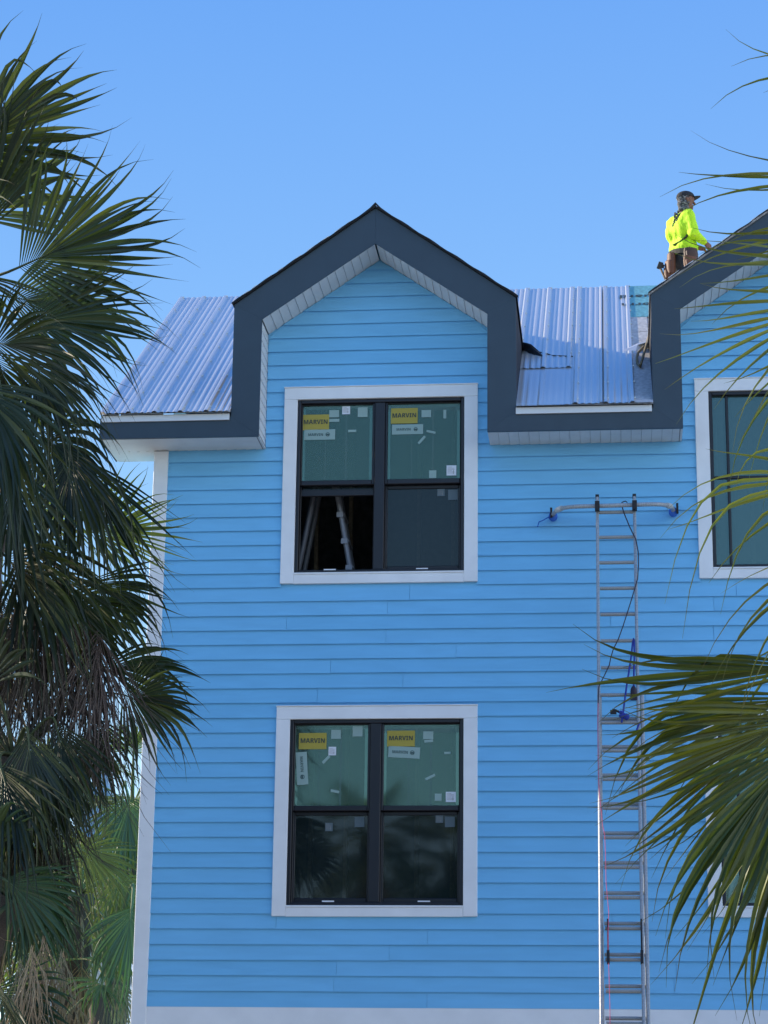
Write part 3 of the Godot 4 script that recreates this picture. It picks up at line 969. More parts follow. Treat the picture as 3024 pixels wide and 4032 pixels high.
func plant_palm(key: String, label: String, at: Vector3, ground_at: Vector3, group := "") -> void:
	var o := thing("palm_tree", label, "palm tree", ground_at, group)
	palms[key] = o
	crowns[key] = at
	var b := B.new()
	var path := []
	var radii := []
	var top := at - ground_at
	var m := 34
	for k in m + 1:
		var t := float(k) / m
		path.append(Vector3(top.x * t * t, top.y * t, top.z * t * t))
		radii.append((0.17 + 0.04 * pow(1 - t, 6)) * (1.0 + (0.16 if k % 2 else -0.04) * smoothstep(0.45, 0.7, t)))
	b.tube(path, radii, 12)
	put("trunk", b, mats.bark, o)


func grow(o: Node3D, hub: Vector3, axis: Vector3, size: float, spread: int, count: int, droop: float, tilt: float, style: int, stalk := true) -> void:
	axis = axis.normalized()
	var face := Vector3(0.1, -0.2, 1.0)
	face = (face - axis * face.dot(axis)).normalized().rotated(axis, tilt + rng.randf_range(-0.3, 0.3))
	var side := axis.cross(face).normalized()
	var v := PackedVector3Array()
	var n := PackedVector3Array()
	var c := PackedColorArray()
	var ix := PackedInt32Array()
	var base := leaf_color(style)
	var dead := style == 2 or style == 3
	var half := deg_to_rad(spread)
	var step := 2.0 * half / count
	var costa := size * 0.24
	var ts := [0.0, 0.16, 0.32, 0.46, 0.58, 0.70, 0.80, 0.90, 1.0]
	var frond_shade := rng.randf_range(0.8, 1.2)
	var yellow := rng.randf_range(0.9, 1.15)
	for i in count:
		var u := (i + 0.5) / count * 2.0 - 1.0
		var phi := u * half + rng.randf_range(-0.14, 0.14) * step
		var dir := (axis * cos(phi) + side * sin(phi) + face * rng.randf_range(-0.05, 0.05)).normalized()
		var start := costa * (1.0 - absf(u)) 
		var origin := hub - o.position + axis * start + Vector3.DOWN * droop * start * 0.35
		var length := (size - start * 0.7) * (1.0 - 0.22 * u * u) * rng.randf_range(0.90, 1.16)
		var joined := rng.randf_range(0.42, 0.54) * (0.75 if style == 1 else 1.0)
		var wmax := minf(joined * length * tan(step * 0.5) * 1.18 + start * step * 0.25, 0.038 if style < 5 else (0.030 if style == 5 else 0.0115))
		if dead:
			wmax *= 0.8
		var sag := droop * rng.randf_range(0.7, 1.25)
		var roll := rng.randfn(0.0, 0.22 if style < 5 else 0.42)
		var bend := rng.randf_range(-0.10, 0.10) * (2.6 if dead else 1.0)
		var lat := dir.cross(face).normalized()
		var curl := rng.randf_range(-0.35, 0.35)
		var hang := rng.randf() < (0.05 + droop * 0.4 if not dead else 0.3)
		var tone := frond_shade * rng.randf_range(0.78, 1.22)
		var col := Color(base.r * tone * yellow, base.g * tone, base.b * tone)
		var tip := col.lerp(Color(0.16, 0.11, 0.06), rng.randf_range(0.0, 0.7) if not dead else 0.2)
		if not dead and rng.randf() < 0.22:  # leaflets picked at random are yellowed, standing in for sunlit highlights
			col = col.lerp(Color(0.20, 0.20, 0.06), rng.randf_range(0.15, 0.6))
		var pts := []
		for t in ts:
			var p: Vector3 = origin + dir * length * t + lat * (bend * length * (t * t * 0.5 + 1.6 * pow(t, 6.0)))
			var fall: float = sag * length * (t * t * 0.45 + pow(t, 4.0) * 0.75)
			if hang and t > 0.55:
				fall += length * 0.75 * pow((t - 0.55) / 0.45, 1.6) * 0.42
				p -= dir * length * 0.12 * pow((t - 0.55) / 0.45, 2.0)
			p += Vector3.DOWN * fall
			if dead:
				p += lat * 0.02 * sin(t * 9.0 + i) + face * 0.02 * cos(t * 7.0 + i * 2.0)
			pts.append(p)
		for k in ts.size():
			var t: float = ts[k]
			var tang: Vector3 = (pts[mini(k + 1, ts.size() - 1)] - pts[maxi(k - 1, 0)]).normalized()
			var nn: Vector3 = (face - tang * face.dot(tang)).normalized().rotated(tang, roll * smoothstep(joined - 0.1, joined + 0.2, t) + curl * t * t * 2.0)
			var across := tang.cross(nn)
			var w := wmax * (0.12 + 0.88 * minf(t / joined, 1.0))
			if t > joined:
				w = wmax * pow(maxf(0.0, 1.0 - (t - joined) / (0.93 - joined)), 0.85)
			w = maxf(w, 0.0024 if t < 0.99 else 0.0006)
			var fold := (0.45 if t < 0.5 else 0.62) * (1.3 if dead else 1.5 if style >= 5 else 1.0)
			var mid: Vector3 = pts[k] - nn * w * fold
			var a := -across * w + nn * w * fold
			var nl := tang.cross(a).normalized()
			var nr := tang.cross(across * w + nn * w * fold).normalized() * -1.0
			if nl.dot(nn) < 0: nl = -nl
			if nr.dot(nn) < 0: nr = -nr
			v.append(pts[k] - across * w); n.append(nl)
			v.append(mid); n.append(nl)
			v.append(mid); n.append(nr)
			v.append(pts[k] + across * w); n.append(nr)
			var cc := col.lerp(tip, smoothstep(0.72, 1.0, t))
			for q in 4:
				c.append(cc)
			if k:
				var at := v.size() - 8
				for q in [0, 4, 1, 1, 4, 5, 2, 6, 3, 3, 6, 7]:
					ix.append(at + q)
	var m := ArrayMesh.new()
	var arr := []
	arr.resize(Mesh.ARRAY_MAX)
	arr[Mesh.ARRAY_VERTEX] = v
	arr[Mesh.ARRAY_NORMAL] = n
	arr[Mesh.ARRAY_COLOR] = c
	arr[Mesh.ARRAY_INDEX] = ix
	m.add_surface_from_arrays(Mesh.PRIMITIVE_TRIANGLES, arr)
	var f := MeshInstance3D.new()
	f.name = "dead_frond" if dead else "frond"
	f.mesh = m
	m.surface_set_material(0, mats.dry_leaf if dead else mats.near_leaf if style >= 5 else mats.leaf)
	o.add_child(f, true)
	if not stalk or (dead and count > 29):
		return
	var crown: Vector3 = crowns[palms.find_key(o)]
	var b := B.new()
	b.tint = base.lerp(Color(0.12, 0.14, 0.05), 0.4) if not dead else base * 0.7
	var p0 := crown - o.position
	var p3 := hub - o.position
	var reach := p0.distance_to(p3)
	var p1 := p0 + (p3 - p0).normalized() * reach * 0.4 + Vector3.UP * reach * 0.18
	var p2 := p3 - axis * reach * 0.35
	var stem := []
	var rad := []
	for k in 9:
		var t := k / 8.0
		stem.append(p0.bezier_interpolate(p1, p2, p3, t))
		rad.append(lerpf(0.032, 0.015, t))
	for k in range(1, 6):
		var t := k / 5.0
		stem.append(p3 + axis * costa * t + Vector3.DOWN * droop * costa * t * 0.35)
		rad.append(lerpf(0.015, 0.004, t))
	b.tube(stem, rad, 6, 0.6)
	b.mesh(m)
	m.surface_set_material(1, mats.tinted)


func fill_crown(key: String, count: int, dead: int, blade: float, stalk: float, style: int, from_angle := 0.0, to_angle := TAU) -> void:
	var o: Node3D = palms[key]
	for k in count + dead:
		var is_dead := k >= count
		var az := lerpf(from_angle, to_angle, fposmod(k * 0.618034, 1.0)) + rng.randf_range(-0.15, 0.15)
		var el := lerpf(1.25, -0.75, (k + 0.5) / count) if not is_dead else rng.randf_range(-1.35, -0.95)
		var d := Vector3(cos(az) * cos(el), sin(el), sin(az) * cos(el))
		var hub: Vector3 = crowns[key] + d * stalk * rng.randf_range(0.8, 1.15) + Vector3.DOWN * (0.12 + 0.25 * absf(cos(el))) * stalk * 0.5
		var axis := (d + Vector3.DOWN * (0.25 + 0.3 * cos(el))).normalized()
		if is_dead:
			axis = (d * 0.3 + Vector3.DOWN).normalized()
		var size := blade * rng.randf_range(0.85, 1.1)
		# fans turn their upper side outwards and up
		var out := (Vector3.UP - axis * axis.y).normalized()
		var face := Vector3(0.1, -0.2, 1.0)
		face = (face - axis * face.dot(axis)).normalized()
		var tilt := face.signed_angle_to(out, axis)
		grow(o, hub, axis, size, 38 if is_dead else 76, 26 if is_dead else 28, 0.25 if is_dead else 0.16 + 0.14 * cos(el), tilt, 3 if is_dead else style)


func palms_and_plants() -> void:
	plant_palm("A", "tall palm at the left edge with fans reaching above the roof line", Vector3(-5.824, 9.039, 6.000), Vector3(-6.3, 0, 6.2))
	plant_palm("B", "palm with arching fans and a shaggy brown skirt against the corner board", Vector3(-5.919, 7.407, 4.500), Vector3(-6.1, 0, 4.3))
	plant_palm("C", "dark palm whose single open fan crosses the lower part of the corner board", Vector3(-5.264, 4.919, 5.500), Vector3(-5.6, 0, 5.4))
	plant_palm("D", "short palm at bottom left with green fans above bleached hanging fronds", Vector3(-5.111, 3.637, 5.800), Vector3(-6.4, 0, 5.9))
	plant_palm("R", "sunlit palm at the right edge whose fronds hang before the ladder", Vector3(1.752, 5.309, 13.000), Vector3(2.6, 0, 12.8))
	plant_palm("E1", "sunny palm just behind the left corner of the house, under the eave gap", Vector3(-6.899, 6.321, -7.000), Vector3(-7.1, 0, -7.2))
	plant_palm("E2", "sunlit yellow green palm beside the corner board, below the pale flared roof", Vector3(-6.867, 4.805, -4.000), Vector3(-7.0, 0, -4.2))
	plant_palm("E3", "distant palm seen through gaps behind the dark hanging fronds", Vector3(-9.076, 6.543, -11.000), Vector3(-9.3, 0, -11.2))
	plant_palm("E4", "low palm with tan hanging fronds touching the bottom of the corner board", Vector3(-6.227, 3.569, -3.000), Vector3(-6.5, 0, -3.1))
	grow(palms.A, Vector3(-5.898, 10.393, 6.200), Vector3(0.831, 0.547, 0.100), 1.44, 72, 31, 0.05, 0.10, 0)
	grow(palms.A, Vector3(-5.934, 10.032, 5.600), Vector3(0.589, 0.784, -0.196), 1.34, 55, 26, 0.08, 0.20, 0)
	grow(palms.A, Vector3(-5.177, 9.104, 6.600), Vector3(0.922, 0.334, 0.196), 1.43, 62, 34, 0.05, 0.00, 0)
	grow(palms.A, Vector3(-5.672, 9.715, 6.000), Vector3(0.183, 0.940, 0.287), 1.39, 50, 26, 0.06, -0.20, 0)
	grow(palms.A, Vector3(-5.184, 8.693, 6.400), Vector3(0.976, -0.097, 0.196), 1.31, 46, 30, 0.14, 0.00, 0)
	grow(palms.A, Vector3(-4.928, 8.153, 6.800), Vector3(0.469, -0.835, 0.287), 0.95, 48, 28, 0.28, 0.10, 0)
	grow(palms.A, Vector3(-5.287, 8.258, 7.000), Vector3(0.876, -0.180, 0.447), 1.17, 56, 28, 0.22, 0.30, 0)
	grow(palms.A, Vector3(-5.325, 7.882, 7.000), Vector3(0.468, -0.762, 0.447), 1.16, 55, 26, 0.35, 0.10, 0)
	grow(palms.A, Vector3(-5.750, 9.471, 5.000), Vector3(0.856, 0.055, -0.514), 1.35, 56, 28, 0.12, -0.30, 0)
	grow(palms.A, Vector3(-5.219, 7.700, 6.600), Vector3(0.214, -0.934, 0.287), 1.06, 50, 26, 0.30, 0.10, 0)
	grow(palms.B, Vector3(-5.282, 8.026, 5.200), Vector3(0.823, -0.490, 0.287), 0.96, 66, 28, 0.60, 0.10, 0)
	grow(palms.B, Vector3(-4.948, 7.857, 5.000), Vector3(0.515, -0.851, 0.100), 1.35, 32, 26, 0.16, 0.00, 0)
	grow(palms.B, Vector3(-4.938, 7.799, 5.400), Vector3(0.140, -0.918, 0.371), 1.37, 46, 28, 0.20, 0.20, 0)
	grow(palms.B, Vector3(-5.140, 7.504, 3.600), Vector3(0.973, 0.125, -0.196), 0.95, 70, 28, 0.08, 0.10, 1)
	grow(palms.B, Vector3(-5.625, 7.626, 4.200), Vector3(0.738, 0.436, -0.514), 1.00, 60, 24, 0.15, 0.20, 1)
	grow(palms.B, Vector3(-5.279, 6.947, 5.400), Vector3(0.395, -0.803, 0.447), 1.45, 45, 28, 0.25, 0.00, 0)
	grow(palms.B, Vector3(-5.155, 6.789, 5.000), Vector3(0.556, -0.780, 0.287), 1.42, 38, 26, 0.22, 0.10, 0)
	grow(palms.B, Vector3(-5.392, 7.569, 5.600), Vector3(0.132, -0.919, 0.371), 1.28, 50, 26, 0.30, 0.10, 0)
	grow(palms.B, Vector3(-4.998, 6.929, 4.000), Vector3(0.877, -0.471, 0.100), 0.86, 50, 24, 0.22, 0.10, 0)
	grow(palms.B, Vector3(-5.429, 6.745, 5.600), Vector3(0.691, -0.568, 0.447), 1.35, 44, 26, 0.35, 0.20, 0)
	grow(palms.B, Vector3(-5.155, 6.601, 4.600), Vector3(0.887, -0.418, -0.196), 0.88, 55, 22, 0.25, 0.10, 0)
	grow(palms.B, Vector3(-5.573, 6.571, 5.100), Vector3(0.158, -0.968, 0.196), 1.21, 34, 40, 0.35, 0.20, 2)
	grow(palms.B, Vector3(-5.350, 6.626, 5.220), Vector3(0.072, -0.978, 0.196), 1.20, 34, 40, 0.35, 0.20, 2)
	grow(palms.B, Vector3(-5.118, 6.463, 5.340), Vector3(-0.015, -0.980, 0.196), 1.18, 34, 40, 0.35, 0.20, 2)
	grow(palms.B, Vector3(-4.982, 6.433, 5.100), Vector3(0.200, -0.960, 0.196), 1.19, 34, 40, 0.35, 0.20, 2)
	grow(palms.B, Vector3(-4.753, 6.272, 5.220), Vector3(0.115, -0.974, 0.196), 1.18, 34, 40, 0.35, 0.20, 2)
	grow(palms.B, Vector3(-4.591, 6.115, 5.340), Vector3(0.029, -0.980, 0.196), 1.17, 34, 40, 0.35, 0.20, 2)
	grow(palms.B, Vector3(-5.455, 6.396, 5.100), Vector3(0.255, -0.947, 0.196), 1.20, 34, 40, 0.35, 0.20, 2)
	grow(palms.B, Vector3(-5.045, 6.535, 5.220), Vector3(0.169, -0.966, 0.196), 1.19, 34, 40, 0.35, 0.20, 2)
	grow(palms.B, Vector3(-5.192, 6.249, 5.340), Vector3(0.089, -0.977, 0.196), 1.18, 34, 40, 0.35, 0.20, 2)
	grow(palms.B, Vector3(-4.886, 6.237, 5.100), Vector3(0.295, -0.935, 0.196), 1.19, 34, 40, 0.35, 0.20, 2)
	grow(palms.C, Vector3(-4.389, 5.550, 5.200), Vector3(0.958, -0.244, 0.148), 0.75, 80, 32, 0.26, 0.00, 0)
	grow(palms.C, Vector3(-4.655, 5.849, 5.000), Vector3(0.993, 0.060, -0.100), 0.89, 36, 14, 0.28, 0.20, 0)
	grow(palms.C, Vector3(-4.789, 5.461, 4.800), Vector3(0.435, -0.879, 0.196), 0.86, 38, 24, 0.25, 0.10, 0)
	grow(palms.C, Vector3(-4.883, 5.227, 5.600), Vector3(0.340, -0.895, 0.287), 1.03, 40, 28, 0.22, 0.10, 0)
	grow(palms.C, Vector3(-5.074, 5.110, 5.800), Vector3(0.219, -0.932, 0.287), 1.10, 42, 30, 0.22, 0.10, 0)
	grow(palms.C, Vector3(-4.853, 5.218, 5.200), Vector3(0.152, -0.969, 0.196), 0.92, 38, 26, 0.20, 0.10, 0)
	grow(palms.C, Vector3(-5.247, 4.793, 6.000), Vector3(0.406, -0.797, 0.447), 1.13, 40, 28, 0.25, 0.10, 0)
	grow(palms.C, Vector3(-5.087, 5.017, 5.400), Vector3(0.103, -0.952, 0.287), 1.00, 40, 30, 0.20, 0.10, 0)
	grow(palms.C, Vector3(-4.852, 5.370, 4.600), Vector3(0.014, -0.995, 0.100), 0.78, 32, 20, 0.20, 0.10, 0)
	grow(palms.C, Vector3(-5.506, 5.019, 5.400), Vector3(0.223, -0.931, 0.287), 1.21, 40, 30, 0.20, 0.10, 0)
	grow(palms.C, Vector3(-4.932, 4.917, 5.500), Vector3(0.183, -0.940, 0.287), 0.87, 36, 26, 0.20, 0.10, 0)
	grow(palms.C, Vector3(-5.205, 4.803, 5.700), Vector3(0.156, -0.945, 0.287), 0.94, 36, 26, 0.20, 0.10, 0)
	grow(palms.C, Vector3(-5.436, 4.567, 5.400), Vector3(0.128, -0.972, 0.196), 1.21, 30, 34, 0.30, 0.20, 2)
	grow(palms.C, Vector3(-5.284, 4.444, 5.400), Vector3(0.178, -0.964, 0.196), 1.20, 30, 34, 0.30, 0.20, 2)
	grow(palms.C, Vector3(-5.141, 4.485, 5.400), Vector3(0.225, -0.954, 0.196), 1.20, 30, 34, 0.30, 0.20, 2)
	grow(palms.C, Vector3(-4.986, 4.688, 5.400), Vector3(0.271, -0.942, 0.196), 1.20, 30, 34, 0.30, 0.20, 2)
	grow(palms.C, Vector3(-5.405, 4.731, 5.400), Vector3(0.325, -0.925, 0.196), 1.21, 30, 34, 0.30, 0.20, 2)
	grow(palms.C, Vector3(-5.038, 2.892, 6.500), Vector3(0.738, -0.563, 0.371), 0.93, 60, 26, 0.20, 0.20, 4)
	grow(palms.D, Vector3(-4.960, 3.813, 5.800), Vector3(0.954, -0.228, 0.196), 0.46, 56, 28, 0.16, 0.10, 4)
	grow(palms.D, Vector3(-4.830, 3.724, 5.900), Vector3(0.447, -0.873, 0.196), 0.48, 52, 26, 0.22, 0.10, 4)
	grow(palms.D, Vector3(-4.982, 3.693, 6.000), Vector3(0.338, -0.865, 0.371), 0.72, 50, 26, 0.25, 0.20, 4)
	grow(palms.D, Vector3(-5.038, 3.964, 5.200), Vector3(0.705, 0.604, -0.371), 0.42, 56, 22, 0.20, 0.20, 4)
	grow(palms.D, Vector3(-4.940, 2.893, 7.000), Vector3(0.658, -0.655, 0.371), 0.91, 50, 26, 0.20, 0.90, 0)
	grow(palms.D, Vector3(-5.094, 3.786, 6.200), Vector3(0.861, -0.469, 0.196), 0.79, 56, 28, 0.30, 0.20, 4)
	grow(palms.D, Vector3(-4.780, 3.659, 5.600), Vector3(0.087, -0.977, 0.196), 0.51, 44, 24, 0.20, 0.10, 4)
	grow(palms.D, Vector3(-4.658, 3.301, 6.500), Vector3(0.123, -0.973, 0.196), 0.77, 22, 30, 0.20, 0.20, 3)
	grow(palms.D, Vector3(-4.474, 3.181, 6.600), Vector3(0.069, -0.978, 0.196), 0.77, 22, 30, 0.20, 0.20, 3)
	grow(palms.D, Vector3(-4.698, 3.209, 6.700), Vector3(0.125, -0.973, 0.196), 0.77, 22, 30, 0.20, 0.20, 3)
	grow(palms.D, Vector3(-4.585, 3.023, 6.500), Vector3(0.070, -0.978, 0.196), 0.77, 22, 30, 0.20, 0.20, 3)
	grow(palms.D, Vector3(-4.813, 3.107, 6.600), Vector3(0.126, -0.972, 0.196), 0.77, 22, 30, 0.20, 0.20, 3)
	grow(palms.E4, Vector3(-5.973, 3.702, -2.200), Vector3(0.251, -0.948, 0.196), 0.96, 26, 30, 0.20, 0.20, 3)
	grow(palms.E4, Vector3(-6.262, 5.612, -2.600), Vector3(0.531, -0.841, 0.100), 0.96, 68, 26, 0.22, 0.30, 1)
	grow(palms.E4, Vector3(-5.945, 5.794, -2.300), Vector3(0.131, -0.986, 0.100), 0.95, 68, 26, 0.22, 0.30, 4)
	grow(palms.E4, Vector3(-5.951, 4.803, -2.000), Vector3(0.383, -0.918, 0.100), 0.93, 68, 26, 0.22, 0.30, 1)
	grow(palms.E4, Vector3(-6.029, 4.279, -1.700), Vector3(0.670, -0.735, 0.100), 0.92, 68, 26, 0.22, 0.30, 4)
	grow(palms.E4, Vector3(-6.303, 5.056, -1.400), Vector3(0.872, -0.480, 0.100), 0.92, 68, 26, 0.22, 0.30, 1)
	grow(palms.E4, Vector3(-5.572, 4.324, -1.100), Vector3(-0.046, -0.994, 0.100), 0.90, 68, 26, 0.22, 0.30, 4)
	grow(palms.R, Vector3(0.982, 3.829, 13.200), Vector3(-0.874, -0.462, 0.148), 1.14, 34, 22, 0.08, 0.00, 5)
	grow(palms.R, Vector3(0.973, 3.696, 13.400), Vector3(-0.582, -0.776, 0.243), 1.19, 34, 22, 0.14, 0.10, 5)
	grow(palms.R, Vector3(1.029, 3.732, 13.000), Vector3(-0.297, -0.935, 0.196), 1.38, 24, 16, 0.12, 0.10, 5)
	grow(palms.R, Vector3(1.106, 4.079, 13.100), Vector3(-0.998, -0.046, 0.050), 1.23, 13, 9, 0.03, 0.10, 5)
	grow(palms.R, Vector3(1.019, 3.993, 12.800), Vector3(-0.962, -0.255, 0.100), 1.13, 20, 11, 0.06, 0.30, 5)
	grow(palms.R, Vector3(1.327, 6.091, 13.200), Vector3(-0.936, -0.337, 0.100), 0.99, 27, 10, 0.14, 0.10, 6)
	grow(palms.R, Vector3(1.343, 6.007, 13.000), Vector3(-0.759, -0.644, 0.100), 0.86, 20, 6, 0.20, 0.20, 6)
	grow(palms.R, Vector3(1.659, 6.860, 13.000), Vector3(-0.992, 0.073, -0.100), 1.28, 9, 5, 0.02, 0.10, 6)
	grow(palms.R, Vector3(1.472, 6.329, 13.100), Vector3(-0.999, 0.046, 0.000), 1.07, 17, 7, 0.06, 0.10, 6)
	grow(palms.R, Vector3(1.622, 6.626, 13.000), Vector3(-0.992, -0.123, 0.000), 1.16, 9, 4, 0.03, 0.10, 6)
	grow(palms.R, Vector3(1.694, 7.625, 12.800), Vector3(-0.997, 0.078, 0.000), 0.97, 12, 4, 0.03, 0.10, 6)
	grow(palms.R, Vector3(1.353, 5.122, 13.000), Vector3(-0.995, 0.000, 0.100), 1.04, 24, 9, 0.24, 0.10, 6)
	grow(palms.R, Vector3(1.362, 4.721, 13.200), Vector3(-0.866, -0.459, 0.196), 0.99, 24, 7, 0.30, 0.10, 6)
	grow(palms.R, Vector3(1.340, 4.491, 12.600), Vector3(-0.755, -0.626, 0.196), 0.88, 24, 6, 0.30, 0.10, 6)
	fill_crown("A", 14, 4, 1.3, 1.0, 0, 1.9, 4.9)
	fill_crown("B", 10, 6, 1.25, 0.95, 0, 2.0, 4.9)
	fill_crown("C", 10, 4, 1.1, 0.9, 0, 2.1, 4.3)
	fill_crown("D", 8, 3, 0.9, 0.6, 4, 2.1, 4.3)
	fill_crown("R", 16, 3, 1.15, 1.0, 5, -0.9, 0.9)
	fill_crown("E1", 15, 4, 1.1, 0.9, 1)
	fill_crown("E2", 10, 4, 1.1, 0.9, 1)
	fill_crown("E3", 16, 4, 1.3, 1.0, 1)
	fill_crown("E4", 5, 4, 0.95, 0.7, 1)
	# across the street, seen only mirrored in the lower windows
	plant_palm("M1", "palm across the street mirrored in the left panes of the lower window", Vector3(-6.3, 9.3, 32), Vector3(-6.2, 0, 32))
	plant_palm("M2", "palm across the street mirrored in the right panes of the lower window", Vector3(-4.3, 9.0, 34), Vector3(-4.3, 0, 34))
	plant_palm("M3", "palm across the street mirrored low in the right hand windows", Vector3(5.4, 8.8, 33), Vector3(5.4, 0, 33))
	for key in ["M1", "M2", "M3"]:
		fill_crown(key, 24, 5, 1.3, 1.0, 1)


func unseen_tree_line() -> void:
	# greenery out of view behind the camera, placed to darken the lower wall
	var leaf := B.new()
	for k in 7:
		var a := TAU * k / 7.0
		var d := Vector3(cos(a), 0.5 * sin(k * 2.0), sin(a))
		var w := Vector3(-sin(a), 0.3, cos(a)) * 0.09
		leaf.quad(-w, d * 0.42 - w * 0.5, d * 0.42 + w * 0.5, w)
	var mesh := leaf.mesh()
	var m: StandardMaterial3D = paint("hedge_leaf", Color(0.045, 0.075, 0.025), 0.6)
	m.cull_mode = BaseMaterial3D.CULL_DISABLED
	mesh.surface_set_material(0, m)
	var r := RandomNumberGenerator.new()
	r.seed = 11
	var mm := MultiMesh.new()
	mm.transform_format = MultiMesh.TRANSFORM_3D
	mm.mesh = mesh
	mm.instance_count = 9000
	for i in mm.instance_count:
		var x := r.randf_range(-34, 30)
		var top := 6.4 + 1.6 * sin(x * 0.55) * cos(x * 0.23) + 0.8 * sin(x * 1.7)
		var y := top * pow(r.randf(), 0.75)
		var z := 39.0 + r.randf_range(-1.6, 1.6) * sqrt(1.0 - y / (top + 0.4))
		var t := Basis.from_euler(Vector3(r.randf_range(-1, 1), r.randf_range(0, TAU), r.randf_range(-1, 1))).scaled(Vector3.ONE * r.randf_range(1.2, 2.4))
		mm.set_instance_transform(i, Transform3D(t, Vector3(x, y, z)))
	var o := MultiMeshInstance3D.new()
	o.name = "unseen_undergrowth"
	o.multimesh = mm
	add_child(o, true)
	tag(o, "dense greenery across the street, mirrored dark in the lower window", "unseen_undergrowth")
	o.set_meta("kind", "stuff")


func neighbour() -> void:
	var at: Vector3 = Vector3(-8.728, 6.544, -13.000)
	var o := thing("cottage", "cottage roof with pale flared metal hips glimpsed between the palms", "cottage", Vector3(at.x, 0, at.z))
	var b := B.new()
	var rings := []
	for q in [[0.95, -0.18], [0.62, 0.0], [0.40, 0.22], [0.30, 0.5], [0.02, 1.5]]:
		var r: float = q[0]
		var y: float = at.y + q[1]
		rings.append([Vector3(-r, y, r), Vector3(r, y, r), Vector3(r, y, -r), Vector3(-r, y, -r)])
	for k in rings.size() - 1:
		for j in 4:
			b.quad(rings[k][j], rings[k][(j + 1) % 4], rings[k + 1][(j + 1) % 4], rings[k + 1][j])
	put("roof", b, mats.hood, o)
	var w := B.new()
	w.box(Vector3(-0.7, 0, -0.7), Vector3(0.7, at.y - 0.19, 0.7))
	put("wall", w, mats.trim, o)


# ---------------------------------------------------------------- worker
var field := PackedFloat32Array()
var owner_of := PackedInt32Array()
var dims := Vector3i()
var cell := 0.014
var low := Vector3()


func open_grid(lo: Vector3, hi: Vector3, size: float) -> void:
	cell = size
	low = lo
	dims = Vector3i(((hi - lo) / size).ceil()) + Vector3i.ONE
	field.resize(dims.x * dims.y * dims.z)
	field.fill(1.0)
	owner_of.resize(field.size())
	owner_of.fill(0)


func bone(a: Vector3, b: Vector3, ra: float, rb: float, id: int, k := 0.03, squash := Vector3.ONE) -> void:
	var r := maxf(ra, rb) / minf(squash.x, minf(squash.y, squash.z)) + 0.05
	var i0 := Vector3i(((a.min(b) - Vector3.ONE * r - low) / cell).floor()).clamp(Vector3i.ZERO, dims - Vector3i.ONE)
	var i1 := Vector3i(((a.max(b) + Vector3.ONE * r - low) / cell).ceil()).clamp(Vector3i.ZERO, dims - Vector3i.ONE)
	var ab := (b - a) * squash
	var inv := 1.0 / maxf(ab.length_squared(), 1e-9)
	for z in range(i0.z, i1.z + 1):
		for y in range(i0.y, i1.y + 1):
			var at := (z * dims.y + y) * dims.x
			for x in range(i0.x, i1.x + 1):
				var p := (low + Vector3(x, y, z) * cell - a) * squash
				var t := clampf(p.dot(ab) * inv, 0.0, 1.0)
				var d := p.distance_to(ab * t) - lerpf(ra, rb, t)
				var old := field[at + x]
				if d < old:
					owner_of[at + x] = id
				var h := maxf(k - absf(d - old), 0.0) / k
				field[at + x] = minf(d, old) - h * h * k * 0.25


func skin_grid(b: B, colors: Array) -> void:
	var cells := {}
	var f := field
	var sx := 1
	var sy := dims.x
	var sz := dims.x * dims.y
	var corner := [0, sx, sy, sx + sy, sz, sx + sz, sy + sz, sx + sy + sz]
	var first := b.v.size()
	for z in dims.z - 1:
		for y in dims.y - 1:
			for x in dims.x - 1:
				var at := (z * dims.y + y) * dims.x + x
				if f[at] > 0.06 or f[at] < -0.06:
					continue
				var inside := 0
				for q in corner:
					if f[at + q] < 0.0:
						inside += 1
				if inside == 0 or inside == 8:
					continue
				var sum := Vector3.ZERO
				var m := 0
				for e in [[0, 1], [2, 3], [4, 5], [6, 7], [0, 2], [1, 3], [4, 6], [5, 7], [0, 4], [1, 5], [2, 6], [3, 7]]:
					var d0 := f[at + corner[e[0]]]
					var d1 := f[at + corner[e[1]]]
					if (d0 < 0.0) != (d1 < 0.0):
						var t := d0 / (d0 - d1)
						var c0 := Vector3(e[0] & 1, (e[0] >> 1) & 1, e[0] >> 2)
						var c1 := Vector3(e[1] & 1, (e[1] >> 1) & 1, e[1] >> 2)
						sum += c0.lerp(c1, t)
						m += 1
				cells[at] = b.v.size()
				b.v.append(low + (Vector3(x, y, z) + sum / m) * cell)
				b.n.append(Vector3(f[at + sx] - f[at], f[at + sy] - f[at], f[at + sz] - f[at]).normalized())
				b.c.append(colors[owner_of[at]])
	for at in cells:
		for q in [[sx, sy, sz], [sy, sz, sx], [sz, sx, sy]]:
			var d0 := f[at]
			var d1: float = f[at + q[0]]
			if (d0 < 0.0) == (d1 < 0.0):
				continue
			var k := [at, at - q[1], at - q[1] - q[2], at - q[2]]
			if not (cells.has(k[1]) and cells.has(k[2]) and cells.has(k[3])):
				continue
			var w := [cells[k[0]], cells[k[1]], cells[k[2]], cells[k[3]]]
			if d0 < 0.0:
				for i in [0, 2, 1, 0, 3, 2]:
					b.ix.append(w[i])
			else:
				for i in [0, 1, 2, 0, 2, 3]:
					b.ix.append(w[i])


